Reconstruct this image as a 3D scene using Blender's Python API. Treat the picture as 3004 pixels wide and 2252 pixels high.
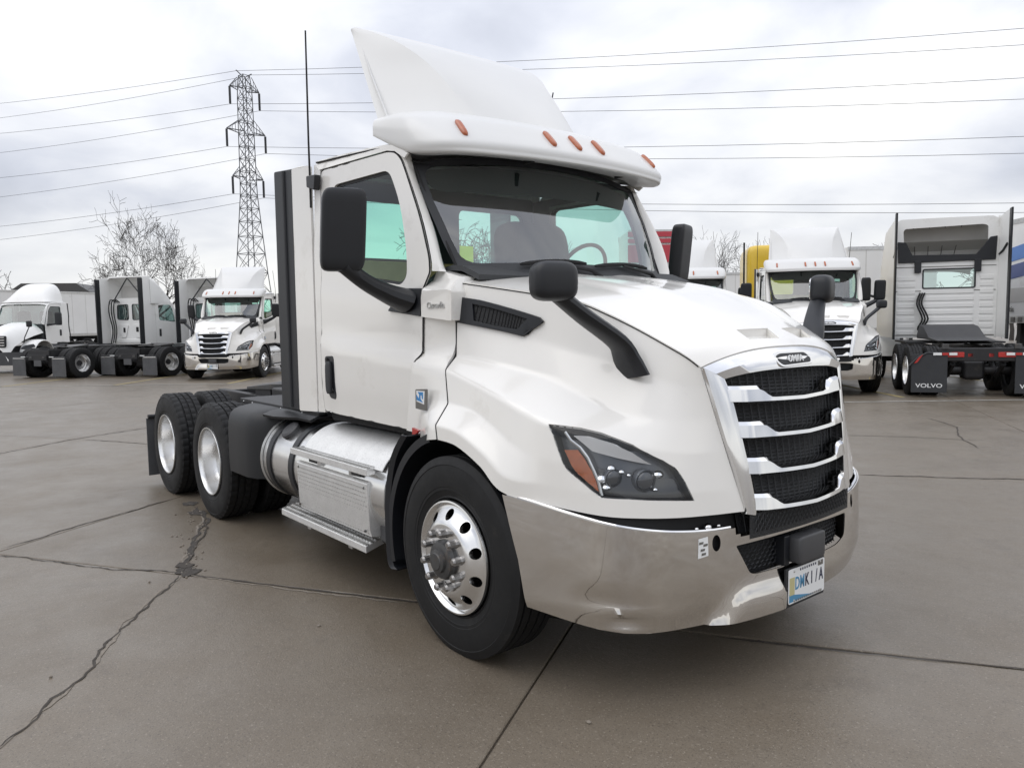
import bpy, bmesh, math, random
import numpy as np
from mathutils import Vector, Matrix, Euler
from mathutils.geometry import delaunay_2d_cdt
for o in list(bpy.data.objects): bpy.data.objects.remove(o)
S = bpy.context.scene
C = S.collection
R = math.radians
# ------------------------------------------------------------------ camera, sky, sun, exposure
CAM = np.array([3.1062, -3.3171, 1.6680])
YAW, PITCH, ROLL = R(140.937), R(-4.631), R(0.8426)
_f = np.array([math.cos(PITCH)*math.cos(YAW), math.cos(PITCH)*math.sin(YAW), math.sin(PITCH)])
_r = np.cross(_f, [0, 0, 1.]); _r /= np.linalg.norm(_r); _d = np.cross(_f, _r)
_c, _s = math.cos(ROLL), math.sin(ROLL)
_R, _D = _c*_r+_s*_d, -_s*_r+_c*_d
cd = bpy.data.cameras.new('camera'); cam = bpy.data.objects.new('camera', cd); C.objects.link(cam)
cam.matrix_world = Matrix(((_R[0], -_D[0], -_f[0], CAM[0]), (_R[1], -_D[1], -_f[1], CAM[1]), (_R[2], -_D[2], -_f[2], CAM[2]), (0, 0, 0, 1)))
cd.sensor_width = 36; cd.lens = 36*0.74832; cd.clip_start = 0.05; cd.clip_end = 3000
S.camera = cam
S.view_settings.view_transform = 'Standard'; S.view_settings.look = 'None'
S.view_settings.exposure = 0.27; S.view_settings.gamma = 1; S.view_settings.use_curve_mapping = False
S.cycles.max_bounces = 8; S.cycles.transparent_max_bounces = 16; S.cycles.glossy_bounces = 4
SUN_EL, SUN_AZ = R(60), R(262)          # azimuth of the light's source, counter-clockwise from +X
W = bpy.data.worlds.new('World'); S.world = W; W.use_nodes = True
def build_world():
    nt = W.node_tree; nt.nodes.clear(); N = nt.nodes.new; L = nt.links.new
    def math_(op, a, b=None, c=None):
        n = N('ShaderNodeMath'); n.operation = op
        for i, v in enumerate((a, b, c)):
            if v is None: continue
            if isinstance(v, (int, float)): n.inputs[i].default_value = v
            else: L(v, n.inputs[i])
        return n.outputs[0]
    def ramp(v, st):
        n = N('ShaderNodeValToRGB'); L(v, n.inputs[0]); e = n.color_ramp.elements
        while len(e) < len(st): e.new(.5)
        for i, (p, c) in enumerate(st): e[i].position = p; e[i].color = (*c, 1)
        return n.outputs[0]
    def mixc(f, a, b, bt='MIX'):
        n = N('ShaderNodeMix'); n.data_type = 'RGBA'; n.blend_type = bt
        for i, v in ((0, f), (6, a), (7, b)):
            if isinstance(v, (int, float)): n.inputs[i].default_value = v
            elif isinstance(v, tuple): n.inputs[i].default_value = (*v, 1)
            else: L(v, n.inputs[i])
        return n.outputs[2]
    sky = N('ShaderNodeTexSky'); sky.sky_type = 'NISHITA'; sky.sun_disc = False
    sky.sun_elevation = SUN_EL; sky.sun_rotation = math.pi/2 - SUN_AZ
    bg1 = N('ShaderNodeBackground'); bg1.inputs[1].default_value = .07; L(sky.outputs[0], bg1.inputs[0])
    tc = N('ShaderNodeTexCoord'); sep = N('ShaderNodeSeparateXYZ'); L(tc.outputs['Generated'], sep.inputs[0])
    z = math_('MAXIMUM', sep.outputs[2], 0.0)
    zz = math_('ADD', z, .30)
    cx = math_('DIVIDE', sep.outputs[0], zz); cy = math_('DIVIDE', sep.outputs[1], zz)
    cmb = N('ShaderNodeCombineXYZ'); L(cx, cmb.inputs[0]); L(cy, cmb.inputs[1])
    def noise(scale, det, rough, off, dist=0.0):
        m = N('ShaderNodeMapping'); m.inputs['Location'].default_value = off; L(cmb.outputs[0], m.inputs[0])
        n = N('ShaderNodeTexNoise'); n.inputs['Scale'].default_value = scale; n.inputs['Detail'].default_value = det
        n.inputs['Roughness'].default_value = rough; n.inputs['Distortion'].default_value = dist; L(m.outputs[0], n.inputs[0]); return n.outputs[0]
    n1 = noise(.75, 4, .5, SKY_OFF, .2); n2 = noise(2.6, 6, .55, (4.2, -1.1, 2.0), .3)
    nn = math_('ADD', math_('MULTIPLY', n1, .76), math_('MULTIPLY', n2, .24))
    # grey undersides to bright gaps
    col = ramp(nn, [(.37, (.40, .42, .48)), (.45, (.52, .54, .60)), (.52, (.69, .70, .73)), (.61, (.85, .845, .83))])
    # brighter towards the zenith (overcast sky), lighter at the horizon
    up = math_('ADD', 1.0, math_('MULTIPLY', z, ZEN))
    mul = N('ShaderNodeVectorMath'); mul.operation = 'SCALE'; L(col, mul.inputs[0]); L(up, mul.inputs[3])
    hz = ramp(z, [(0.0, (1, 1, 1)), (.16, (0, 0, 0))])
    out = mixc(math_('MULTIPLY', hz, .7), mul.outputs[0], (.92, .915, .895))
    bg2 = N('ShaderNodeBackground'); L(out, bg2.inputs[0]); bg2.inputs[1].default_value = 1.0
    ms = N('ShaderNodeMixShader'); ms.inputs[0].default_value = .9; L(bg1.outputs[0], ms.inputs[1]); L(bg2.outputs[0], ms.inputs[2])
    o = N('ShaderNodeOutputWorld'); L(ms.outputs[0], o.inputs[0])
SKY_OFF = (1.3, 2.1, 0.0); ZEN = 1.15
build_world()
sd = bpy.data.lights.new('sun', 'SUN'); sd.energy = .8; sd.angle = R(60); sd.color = (1, .95, .87)
sun = bpy.data.objects.new('sun', sd); C.objects.link(sun)
sun.rotation_euler = Vector((math.cos(SUN_EL)*math.cos(SUN_AZ), math.cos(SUN_EL)*math.sin(SUN_AZ), math.sin(SUN_EL))).to_track_quat('Z', 'Y').to_euler()
sun.location = (-10, -10, 30)

# ------------------------------------------------------------------ materials
MATS = {}
def mat(name, col, rough=.5, metal=0., coat=0., var=.0, vscale=3., var2=.0, vscale2=40., bump=0., bscale=60., rvar=0., spec=.5, alpha=None, emis=None, dirt=None, world=False):
    m = bpy.data.materials.new(name); m.use_nodes = True; nt = m.node_tree; N = nt.nodes.new; L = nt.links.new
    b = nt.nodes['Principled BSDF']
    b.inputs['Base Color'].default_value = (*col, 1); b.inputs['Roughness'].default_value = rough; b.inputs['Metallic'].default_value = metal
    b.inputs['Coat Weight'].default_value = coat; b.inputs['Coat Roughness'].default_value = .06; b.inputs['Specular IOR Level'].default_value = spec
    if world: src = N('ShaderNodeNewGeometry').outputs['Position']
    else: src = N('ShaderNodeTexCoord').outputs['Object']
    def noise(sc, det=4, ro=.55):
        n = N('ShaderNodeTexNoise'); n.inputs['Scale'].default_value = sc; n.inputs['Detail'].default_value = det; n.inputs['Roughness'].default_value = ro
        L(src, n.inputs['Vector']); return n.outputs[0]
    cur = None
    def blend(fac_src, lo, hi, c2, cur):
        mr = N('ShaderNodeMapRange'); mr.inputs[1].default_value = lo; mr.inputs[2].default_value = hi; L(fac_src, mr.inputs[0])
        mx = N('ShaderNodeMix'); mx.data_type = 'RGBA'; L(mr.outputs[0], mx.inputs[0])
        if cur is None: mx.inputs[6].default_value = (*col, 1)
        else: L(cur, mx.inputs[6])
        mx.inputs[7].default_value = (*c2, 1); return mx.outputs[2]
    if var: cur = blend(noise(vscale), .35, .7, tuple(c*(1-var) for c in col), cur)
    if var2: cur = blend(noise(vscale2, 2), .5, .75, tuple(c*(1-var2) for c in col), cur)
    if dirt: cur = blend(noise(dirt[1], 6, .65), dirt[2], dirt[2]+.18, dirt[0], cur)
    if cur is not None: L(cur, b.inputs['Base Color'])
    if rvar:
        mr = N('ShaderNodeMapRange'); L(noise(vscale*1.7, 5), mr.inputs[0]); mr.inputs[1].default_value = .3; mr.inputs[2].default_value = .7
        mr.inputs[3].default_value = max(.02, rough-rvar); mr.inputs[4].default_value = rough+rvar; L(mr.outputs[0], b.inputs['Roughness'])
    if bump:
        bp = N('ShaderNodeBump'); bp.inputs['Strength'].default_value = bump; bp.inputs['Distance'].default_value = .01; L(noise(bscale, 4), bp.inputs['Height']); L(bp.outputs[0], b.inputs['Normal'])
    MATS[name] = m; return m
white = mat('white_paint', (.79, .775, .74), .24, coat=.7, var=.03, vscale=1.5, dirt=((.62, .595, .55), 2.3, .60))
white2 = mat('white_gelcoat', (.67, .67, .66), .38, coat=.2, var=.03, vscale=2)
whitef = mat('white_fleet_paint', (.80, .80, .785), .42, coat=.15, var=.06, vscale=1.1, dirt=((.5, .48, .44), 1.2, .62))
chrome = mat('chrome', (.80, .80, .80), .07, 1., var=.05, vscale=6, rvar=.03)
steel = mat('polished_steel', (.68, .655, .62), .055, 1., var=.05, vscale=3, rvar=.025)
alu = mat('aluminium', (.78, .78, .775), .20, 1., var=.04, vscale=4, rvar=.05)
alu_d = mat('satin_aluminium', (.74, .74, .735), .27, .95, var=.05, vscale=3, rvar=.04)
alud = mat('dull_aluminium', (.62, .62, .61), .40, 1., var=.2, vscale=14, rvar=.1, dirt=((.4, .38, .35), 9, .6))
alum_step = mat('step_tread_aluminium', (.80, .80, .79), .46, .65, var=.10, vscale=12, var2=.25, vscale2=120)
nut_m = mat('nut_cover', (.36, .35, .34), .36, .9, var=.25, vscale=30)
cast = mat('cast_iron', (.10, .10, .10), .5, .6, var=.3, vscale=20, dirt=((.16, .12, .09), 14, .56))
plastic = mat('black_plastic', (.009, .0105, .014), .44, var=.2, vscale=8, bump=.05, bscale=300)
trim = mat('dark_trim', (.03, .032, .036), .6, var=.15, vscale=6)
rubber = mat('tyre_rubber', (.0095, .0098, .0105), .66, var=.25, vscale=7, rvar=.08, spec=.35, dirt=((.030, .028, .025), 5, .6))
tread = mat('tyre_tread', (.026, .026, .028), .8, var=.3, vscale=20, dirt=((.075, .07, .062), 8, .52))
black = mat('matt_black', (.012, .012, .013), .8)
frame_m = mat('chassis_black', (.017, .017, .019), .55, var=.3, vscale=6, dirt=((.055, .048, .04), 6, .6))
rad = mat('radiator_black', (.012, .013, .015), .55, bump=.6, bscale=120)
greyp = mat('grey_plastic', (.055, .056, .06), .5, var=.15, vscale=6)
flap_m = mat('mudflap_rubber', (.075, .077, .082), .6, var=.25, vscale=5, dirt=((.12, .11, .10), 6, .58))
amber = mat('amber_lens', (.42, .10, .025), .22, coat=.6, var=.25, vscale=60)
amberd = mat('signal_amber', (.36, .085, .02), .3, coat=.5, var=.2, vscale=40)
redl = mat('red_reflector', (.42, .02, .015), .25, coat=.5)
interior = mat('cab_interior', (.045, .048, .052), .7, var=.15, vscale=5)
tan = mat('rear_trim', (.85, .62, .28), .8, var=.15, vscale=8)
seat_m = mat('seat_cloth', (.035, .038, .042), .85, var=.2, vscale=30)
paper = mat('yellow_paper', (.62, .62, .06), .7)
plate_w = mat('plate_white', (.76, .77, .77), .35)
plate_b = mat('plate_blue', (.07, .25, .42), .35)
plate_y = mat('plate_tan', (.5, .46, .24), .4)
ink = mat('navy_ink', (.02, .025, .06), .4)
badge_b = mat('badge_blue', (.04, .22, .50), .35)
badge_g = mat('badge_grey', (.17, .165, .155), .4, .4)
yellow = mat('yellow_paint', (.68, .46, .03), .35, coat=.4, var=.06)
redp = mat('red_paint', (.45, .03, .05), .4, coat=.3)
bluep = mat('blue_stripe', (.10, .22, .52), .4)
navyp = mat('navy_stripe', (.09, .12, .27), .4)
trailer_w = mat('trailer_panel', (.78, .78, .77), .5, var=.08, vscale=.7, dirt=((.5, .48, .44), 1.1, .6))
bark = mat('bark', (.05, .044, .039), .9, var=.3, vscale=5)
galv = mat('galvanised_steel', (.15, .155, .165), .6, .5, var=.15)
wire_m = mat('cable', (.04, .04, .045), .6)
paint_y = mat('road_paint_yellow', (.42, .34, .16), .8, var=.4, vscale=9, world=True)
paint_w = mat('road_paint_white', (.40, .39, .36), .8, var=.45, vscale=7, world=True)
tarm = mat('crack_filler', (.060, .051, .042), .85, var=.4, vscale=12, world=True)
paint_pale = mat('loose_stone', (.24, .21, .175), .9, var=.3, vscale=30, world=True)
crumb = mat('broken_concrete', (.07, .062, .054), .95, var=.5, vscale=26, bump=.8, bscale=60, world=True)
hl_grey = mat('lamp_housing', (.10, .105, .115), .3, .3, coat=.5)
def glass_mat(name, tint, rough=.0, refl=1.0, fac=.0):
    m = bpy.data.materials.new(name); m.use_nodes = True; nt = m.node_tree; nt.nodes.clear(); N = nt.nodes.new; L = nt.links.new
    t = N('ShaderNodeBsdfTransparent'); t.inputs[0].default_value = (*tint, 1)
    g = N('ShaderNodeBsdfGlossy'); g.inputs[0].default_value = (refl, refl, refl, 1); g.inputs[1].default_value = rough
    lw = N('ShaderNodeLayerWeight'); lw.inputs[0].default_value = .5
    pw = N('ShaderNodeMath'); pw.operation = 'POWER'; L(lw.outputs['Facing'], pw.inputs[0]); pw.inputs[1].default_value = 5
    ad = N('ShaderNodeMath'); ad.operation = 'MULTIPLY_ADD'; ad.use_clamp = True; L(pw.outputs[0], ad.inputs[0]); ad.inputs[1].default_value = .92; ad.inputs[2].default_value = .045+fac
    mx = N('ShaderNodeMixShader'); L(ad.outputs[0], mx.inputs[0]); L(t.outputs[0], mx.inputs[1]); L(g.outputs[0], mx.inputs[2])
    o = N('ShaderNodeOutputMaterial'); L(mx.outputs[0], o.inputs[0]); MATS[name] = m; return m
glass = glass_mat('windscreen_glass', (.66, .84, .80), .0, 1.0, .12)
glass_t = glass_mat('tinted_glass', (.60, .90, .80), .0, 1.0, .0)
glass_c = glass_mat('lamp_lens', (.93, .95, .97), .03, 1.0, -.01)
glass_d = glass_mat('dark_glass', (.22, .28, .28), .0, 1.0, .05)
m_ = bpy.data.materials.new('translucent_paper'); m_.use_nodes = True; n_ = m_.node_tree; n_.nodes.clear(); t_ = n_.nodes.new('ShaderNodeBsdfTranslucent'); t_.inputs[0].default_value = (.85, .85, .06, 1); o_ = n_.nodes.new('ShaderNodeOutputMaterial'); n_.links.new(t_.outputs[0], o_.inputs[0]); MATS['translucent'] = m_

def ground_mat():
    m = bpy.data.materials.new('yard_concrete'); m.use_nodes = True; nt = m.node_tree; N = nt.nodes.new; L = nt.links.new
    b = nt.nodes['Principled BSDF']; pos = N('ShaderNodeNewGeometry').outputs['Position']
    def noise(sc, det=5, ro=.6, dist=0):
        n = N('ShaderNodeTexNoise'); n.inputs['Scale'].default_value = sc; n.inputs['Detail'].default_value = det; n.inputs['Roughness'].default_value = ro; n.inputs['Distortion'].default_value = dist
        L(pos, n.inputs['Vector']); return n.outputs[0]
    def rng(v, a, b_, c=0., d=1.):
        r = N('ShaderNodeMapRange'); L(v, r.inputs[0])
        for i, x in enumerate((a, b_, c, d)): r.inputs[i+1].default_value = x
        return r.outputs[0]
    def mix(f, a, c2, bt='MIX'):
        n = N('ShaderNodeMix'); n.data_type = 'RGBA'; n.blend_type = bt; L(f, n.inputs[0]) if not isinstance(f, float) else setattr(n.inputs[0], 'default_value', f)
        for i, v in ((6, a), (7, c2)):
            if isinstance(v, tuple): n.inputs[i].default_value = (*v, 1)
            else: L(v, n.inputs[i])
        return n.outputs[2]
    c = mix(rng(noise(.45, 5, .6, .4), .35, .68), (.162, .134, .101), (.132, .109, .082))
    c = mix(rng(noise(2.2, 6, .65), .42, .72), c, (.166, .141, .110))
    c = mix(rng(noise(1.1, 7, .7, .8), .60, .74, 0, .45), c, (.088, .072, .057))       # damp and oil patches
    c = mix(rng(noise(9, 5, .7), .52, .75, 0, .6), c, (.112, .092, .071))
    c = mix(rng(noise(70, 3, .7), .58, .70, 0, .8), c, (.29, .255, .21))            # pale aggregate
    c = mix(rng(noise(95, 3, .7), .56, .68, 0, .8), c, (.055, .048, .041))           # dark grains
    oi = N('ShaderNodeObjectInfo'); hs = N('ShaderNodeHueSaturation'); L(c, hs.inputs['Color'])
    L(rng(oi.outputs['Random'], 0, 1, .93, 1.07), hs.inputs['Value']); L(hs.outputs[0], b.inputs['Base Color'])
    L(rng(noise(1.4, 5, .65), .35, .7, .30, .52), b.inputs['Roughness']); b.inputs['Specular IOR Level'].default_value = .50
    bp = N('ShaderNodeBump'); bp.inputs['Strength'].default_value = .35; bp.inputs['Distance'].default_value = .005
    ad = N('ShaderNodeMath'); ad.operation = 'ADD'; L(noise(110, 3), ad.inputs[0]); L(noise(22, 4), ad.inputs[1]); L(ad.outputs[0], bp.inputs['Height']); L(bp.outputs[0], b.inputs['Normal'])
    return m
concrete = ground_mat()

# ------------------------------------------------------------------ mesh helpers
def link(o, parent=None):
    C.objects.link(o)
    if parent is not None: o.parent = parent
    return o
def thing(name, label, cat, loc=(0, 0, 0), rz=0, group=None):
    o = bpy.data.objects.new(name, None); o.empty_display_size = .3; link(o)
    o.location = loc; o.rotation_euler = (0, 0, rz); tag(o, label, cat, group); return o
def tag(o, label=None, cat=None, group=None, kind=None):
    if label: o['label'] = label
    if cat: o['category'] = cat
    if group: o['group'] = group
    if kind: o['kind'] = kind
    return o
class MB:
    def __init__(s): s.v = []; s.f = []
    def add(s, vs, fs):
        k = len(s.v); s.v += [tuple(float(c) for c in p) for p in vs]; s.f += [tuple(i+k for i in f) for f in fs]; return s
    def box(s, c, d, M=None, taper=1.):
        x, y, z = (a/2 for a in d); P = [(-x, -y, -z), (x, -y, -z), (x, y, -z), (-x, y, -z), (-x*taper, -y*taper, z), (x*taper, -y*taper, z), (x*taper, y*taper, z), (-x*taper, y*taper, z)]
        if M is not None: P = [tuple(M @ Vector(p)) for p in P]
        return s.add([(p[0]+c[0], p[1]+c[1], p[2]+c[2]) for p in P], [(3, 2, 1, 0), (4, 5, 6, 7), (0, 1, 5, 4), (1, 2, 6, 5), (2, 3, 7, 6), (3, 0, 4, 7)])
    def b2(s, x0, x1, y0, y1, z0, z1): return s.box(((x0+x1)/2, (y0+y1)/2, (z0+z1)/2), (abs(x1-x0), abs(y1-y0), abs(z1-z0)))
    def tube(s, pts, r, n=8, cap=True, flat=None):
        pts = [Vector(p) for p in pts]; rs = r if isinstance(r, (list, tuple)) else [r]*len(pts); k = len(pts); vs = []; up = None
        for i, p in enumerate(pts):
            t = (pts[min(i+1, k-1)]-pts[max(i-1, 0)]).normalized()
            if up is None: up = t.orthogonal().normalized() if flat is None else Vector(flat)
            up = (up - t*up.dot(t)).normalized(); sd_ = t.cross(up); ra = rs[i] if isinstance(rs[i], tuple) else (rs[i], rs[i])
            for j in range(n):
                a = 2*math.pi*(j+.5)/n; vs.append(p+up*(ra[0]*math.cos(a))+sd_*(ra[1]*math.sin(a)))
        fs = [(i*n+j, i*n+(j+1) % n, (i+1)*n+(j+1) % n, (i+1)*n+j) for i in range(k-1) for j in range(n)]
        if cap: fs += [tuple(range(n-1, -1, -1)), tuple((k-1)*n+j for j in range(n))]
        return s.add(vs, fs)
    def lathe(s, prof, c=(0, 0, 0), axis='y', n=48, mod=None, a0=0, a1=2*math.pi):
        # prof: (radius, offset along axis); mod(k, j) scales the radius
        full = abs(a1-a0-2*math.pi) < 1e-6; m = n if full else n+1; vs = []
        for k, (r, h) in enumerate(prof):
            for j in range(m):
                a = a0+(a1-a0)*j/n; rr = r*(mod(k, j) if mod else 1); u, w = rr*math.cos(a), rr*math.sin(a)
                vs.append({'y': (c[0]+u, c[1]+h, c[2]+w), 'x': (c[0]+h, c[1]+u, c[2]+w), 'z': (c[0]+u, c[1]+w, c[2]+h)}[axis])
        fs = [(k*m+j, k*m+(j+1) % m, (k+1)*m+(j+1) % m, (k+1)*m+j) for k in range(len(prof)-1) for j in range(n)]
        return s.add(vs, fs)
    def grid(s, P, closed=False):
        P = np.asarray(P, float); a, b = P.shape[:2]
        fs = [(i*b+j, i*b+(j+1) % b, (i+1)*b+(j+1) % b, (i+1)*b+j) for i in range(a-1) for j in range(b if closed else b-1)]
        return s.add(P.reshape(-1, 3), fs)
    def prism(s, poly, fa, fb):
        n = len(poly); vs = [fa(*p) for p in poly]+[fb(*p) for p in poly]
        return s.add(vs, [tuple(range(n)), tuple(range(2*n-1, n-1, -1))]+[(i, i+n, (i+1) % n+n, (i+1) % n) for i in range(n)])
    def sph(s, c, r, n=16, m=10, f=None):
        vs = []
        for i in range(m+1):
            t = math.pi*i/m
            for j in range(n):
                a = 2*math.pi*j/n; p = Vector((math.sin(t)*math.cos(a), math.sin(t)*math.sin(a), math.cos(t)))
                if f: p = f(p)
                rr = r if isinstance(r, tuple) else (r, r, r); vs.append((c[0]+p.x*rr[0], c[1]+p.y*rr[1], c[2]+p.z*rr[2]))
        return s.add(vs, [(i*n+j, (i+1)*n+j, (i+1)*n+(j+1) % n, i*n+(j+1) % n) for i in range(m) for j in range(n)])
    def rbox(s, c, d, e=.35, n=20, m=12, M=None):
        # rounded box (superellipsoid)
        vs = []; pw = lambda x: math.copysign(abs(x)**e, x)
        for i in range(m+1):
            t = -math.pi/2+math.pi*i/m
            for j in range(n):
                a = 2*math.pi*j/n; p = Vector((pw(math.cos(t))*pw(math.cos(a))*d[0]/2, pw(math.cos(t))*pw(math.sin(a))*d[1]/2, pw(math.sin(t))*d[2]/2))
                if M is not None: p = M @ p
                vs.append((c[0]+p.x, c[1]+p.y, c[2]+p.z))
        return s.add(vs, [(i*n+j, i*n+(j+1) % n, (i+1)*n+(j+1) % n, (i+1)*n+j) for i in range(m) for j in range(n)])
    def mesh(s, name, m, smooth=True, ang=35):
        me = bpy.data.meshes.new(name); me.from_pydata(s.v, [], s.f); me.validate()
        bm = bmesh.new(); bm.from_mesh(me); bmesh.ops.remove_doubles(bm, verts=bm.verts, dist=1e-5); bmesh.ops.recalc_face_normals(bm, faces=bm.faces); bm.to_mesh(me); bm.free()
        me.materials.append(m)
        if smooth:
            me.polygons.foreach_set('use_smooth', [True]*len(me.polygons)); me.set_sharp_from_angle(angle=R(ang))
        me.update(); return me
    def build(s, name, m, parent=None, bevel=0, solid=0, smooth=True, ang=35, loc=None, kind=None, label=None):
        o = bpy.data.objects.new(name, s.mesh(name, m, smooth, ang)); link(o, parent)
        if solid:
            md = o.modifiers.new('solid', 'SOLIDIFY'); md.thickness = solid; md.offset = 0
            if smooth and not bevel: md = o.modifiers.new('split', 'EDGE_SPLIT'); md.split_angle = R(max(ang, 30)); md.use_edge_sharp = True
        if bevel:
            md = o.modifiers.new('bevel', 'BEVEL'); md.width = bevel; md.segments = 2; md.limit_method = 'ANGLE'; md.angle_limit = R(40); md.harden_normals = bool(smooth)
        if loc is not None: o.location = loc
        if kind: o['kind'] = kind
        if label: o['label'] = label
        return o
def box_part(name, m, parent, x0, x1, y0, y1, z0, z1, bevel=.006):
    return MB().b2(x0, x1, y0, y1, z0, z1).build(name, m, parent, bevel=bevel)
def inst(o, parent=None, loc=None, rot=None, scale=None):
    # copy of an object and its children, sharing mesh data
    c = o.copy(); C.objects.link(c); c.parent = parent
    if loc is not None: c.location = loc
    if rot is not None: c.rotation_euler = rot
    if scale is not None: c.scale = scale
    for ch in list(o.children): inst(ch, c)
    return c
def inpoly(P, poly):
    x, y = P[:, 0], P[:, 1]; r = np.zeros(len(P), bool); n = len(poly)
    for i in range(n):
        (x0, y0), (x1, y1) = poly[i], poly[(i+1) % n]
        if y0 == y1: continue
        c = ((y0 > y) != (y1 > y)) & (x < (x1-x0)*(y-y0)/(y1-y0)+x0); r ^= c
    return r
def resample(poly, step):
    out = []
    for i in range(len(poly)):
        a, b = np.array(poly[i], float), np.array(poly[(i+1) % len(poly)], float); k = max(1, int(np.ceil(np.linalg.norm(b-a)/step)))
        out += [tuple(a+(b-a)*j/k) for j in range(k)]
    return out
def rounded(poly, r, k=4):
    n = len(poly); out = []; rr = r if isinstance(r, (list, tuple)) else [r]*n
    for i in range(n):
        p, a, b = np.array(poly[i], float), np.array(poly[i-1], float), np.array(poly[(i+1) % n], float)
        da, db = np.linalg.norm(a-p), np.linalg.norm(b-p); q = min(rr[i], da*.45, db*.45)
        if q < 1e-4: out.append(tuple(p)); continue
        A, B = p+(a-p)/da*q, p+(b-p)/db*q
        for j in range(k+1):
            t = j/k; out.append(tuple((1-t)**2*A+2*t*(1-t)*p+t*t*B))
    return out
def panel(outer, holes, step, fn, jit=True):
    # triangulated sheet over a 2-D outline with holes, mapped to 3-D by fn(a, b)
    loops = [resample(outer, step)]+[resample(h, step) for h in holes]
    vs = []; ed = []
    for lp in loops:
        k = len(vs); vs += lp; ed += [(k+i, k+(i+1) % len(lp)) for i in range(len(lp))]
    o = np.array(loops[0]); lo, hi = o.min(0), o.max(0); nx, ny = max(2, int((hi[0]-lo[0])/step)), max(2, int((hi[1]-lo[1])/step))
    gx, gy = np.meshgrid(np.linspace(lo[0], hi[0], nx+1), np.linspace(lo[1], hi[1], ny+1)); G = np.stack([gx.ravel(), gy.ravel()], 1)
    keep = inpoly(G, loops[0])
    for lp in loops[1:]: keep &= ~inpoly(G, lp)
    B = np.array(vs); G = G[keep]
    if len(G): G = G[[np.min(np.hypot(*(B-g).T)) > step*.45 for g in G]]
    allv = [Vector(p) for p in vs]+[Vector(p) for p in G]
    r = delaunay_2d_cdt(allv, ed, [], 0, 1e-7); V2 = np.array([tuple(v) for v in r[0]]); T = [f for f in r[2] if len(f) == 3]
    cen = np.array([V2[list(f)].mean(0) for f in T]); ok = inpoly(cen, loops[0])
    for lp in loops[1:]: ok &= ~inpoly(cen, lp)
    T = [f for f, k in zip(T, ok) if k]
    m = MB(); m.add([fn(*p) for p in V2], T); return m
def edge_band(loop2d, fa, fb, n=1):
    # wall between two images of one outline
    A = np.array([fa(*p) for p in loop2d]); B = np.array([fb(*p) for p in loop2d]); P = np.stack([A, B]); return MB().grid(P, closed=True)
def sstep(a, b, x):
    t = np.clip((x-a)/(b-a), 0, 1); return t*t*(3-2*t)
def curve2(pts, n):
    A = np.array(pts, float); return cr(A, np.linspace(0, len(A)-1, n))
def text_mesh(body, size, name, m, parent, M, ext=.002, shear=0., bold=False, align='CENTER'):
    cu = bpy.data.curves.new(name, 'FONT'); cu.body = body; cu.size = size; cu.extrude = ext; cu.align_x = align; cu.align_y = 'CENTER'; cu.shear = shear; cu.offset = .012*size if bold else 0; cu.resolution_u = 3
    t = bpy.data.objects.new(name, cu); C.objects.link(t); bpy.context.view_layer.update()
    me = bpy.data.meshes.new_from_object(t.evaluated_get(bpy.context.evaluated_depsgraph_get())); bpy.data.objects.remove(t); bpy.data.curves.remove(cu)
    me.transform(M); me.materials.clear(); me.materials.append(m); me.name = name
    o = bpy.data.objects.new(name, me); link(o, parent); return o
def frame_mat(o, right, up):
    # matrix placing text lying in the plane (right, up) at point o
    r, u = Vector(right).normalized(), Vector(up); u = (u-r*u.dot(r)).normalized(); n = r.cross(u)
    return Matrix(((r.x, u.x, n.x, o[0]), (r.y, u.y, n.y, o[1]), (r.z, u.z, n.z, o[2]), (0, 0, 0, 1)))
# ------------------------------------------------------------------ body skin of the hood side: rows from the lower edge up to the shoulder, stations from the grille back to the cab

V0=[(1.173,.448,.825),(1.12,.60,.825),(1.05,.75,.825),(.96,.89,.83),(.84,1.0,.838),(.62,1.10,.862),(.395,1.18,.895),(.24,1.19,.995),(.05,1.19,1.068),(-.12,1.185,1.08)]
V1=[(1.15,.47,.93),(1.105,.605,.93),(1.035,.755,.93),(.945,.895,.93),(.825,1.005,.935),(.61,1.105,.95),(.42,1.175,.965),(.255,1.185,1.055),(.05,1.187,1.135),(-.14,1.18,1.15)]
V2=[(1.125,.495,1.04),(1.085,.61,1.03),(1.015,.75,1.03),(.925,.89,1.03),(.81,1.0,1.03),(.605,1.10,1.06),(.42,1.12,1.10),(.25,1.11,1.17),(.05,1.09,1.23),(-.17,1.08,1.25)]
VR=[(1.112,.508,1.10),(1.07,.62,1.09),(1.0,.745,1.10),(.91,.87,1.13),(.80,.975,1.165),(.613,1.08,1.216),(.44,1.088,1.262),(.27,1.088,1.31),(.05,1.07,1.36),(-.233,1.05,1.42)]
VC=[(1.08,.535,1.24),(1.035,.61,1.23),(.97,.70,1.23),(.88,.775,1.24),(.78,.825,1.26),(.62,.865,1.32),(.46,.885,1.38),(.28,.91,1.42),(.05,.95,1.461),(-.247,.97,1.488)]
VL=[(1.052,.56,1.37),(1.0,.615,1.375),(.93,.665,1.39),(.85,.705,1.42),(.76,.74,1.45),(.62,.785,1.49),(.46,.82,1.535),(.26,.86,1.583),(.05,.90,1.62),(-.251,.96,1.669)]
VS=[(1.035,.578,1.456),(.985,.615,1.505),(.92,.64,1.545),(.845,.66,1.585),(.76,.685,1.63),(.64,.725,1.69),(.49,.78,1.755),(.30,.83,1.795),(.05,.88,1.835),(-.235,.93,1.877)]
SK=np.array([V0,V1,V2,VR,VC,VL,VS])
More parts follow.
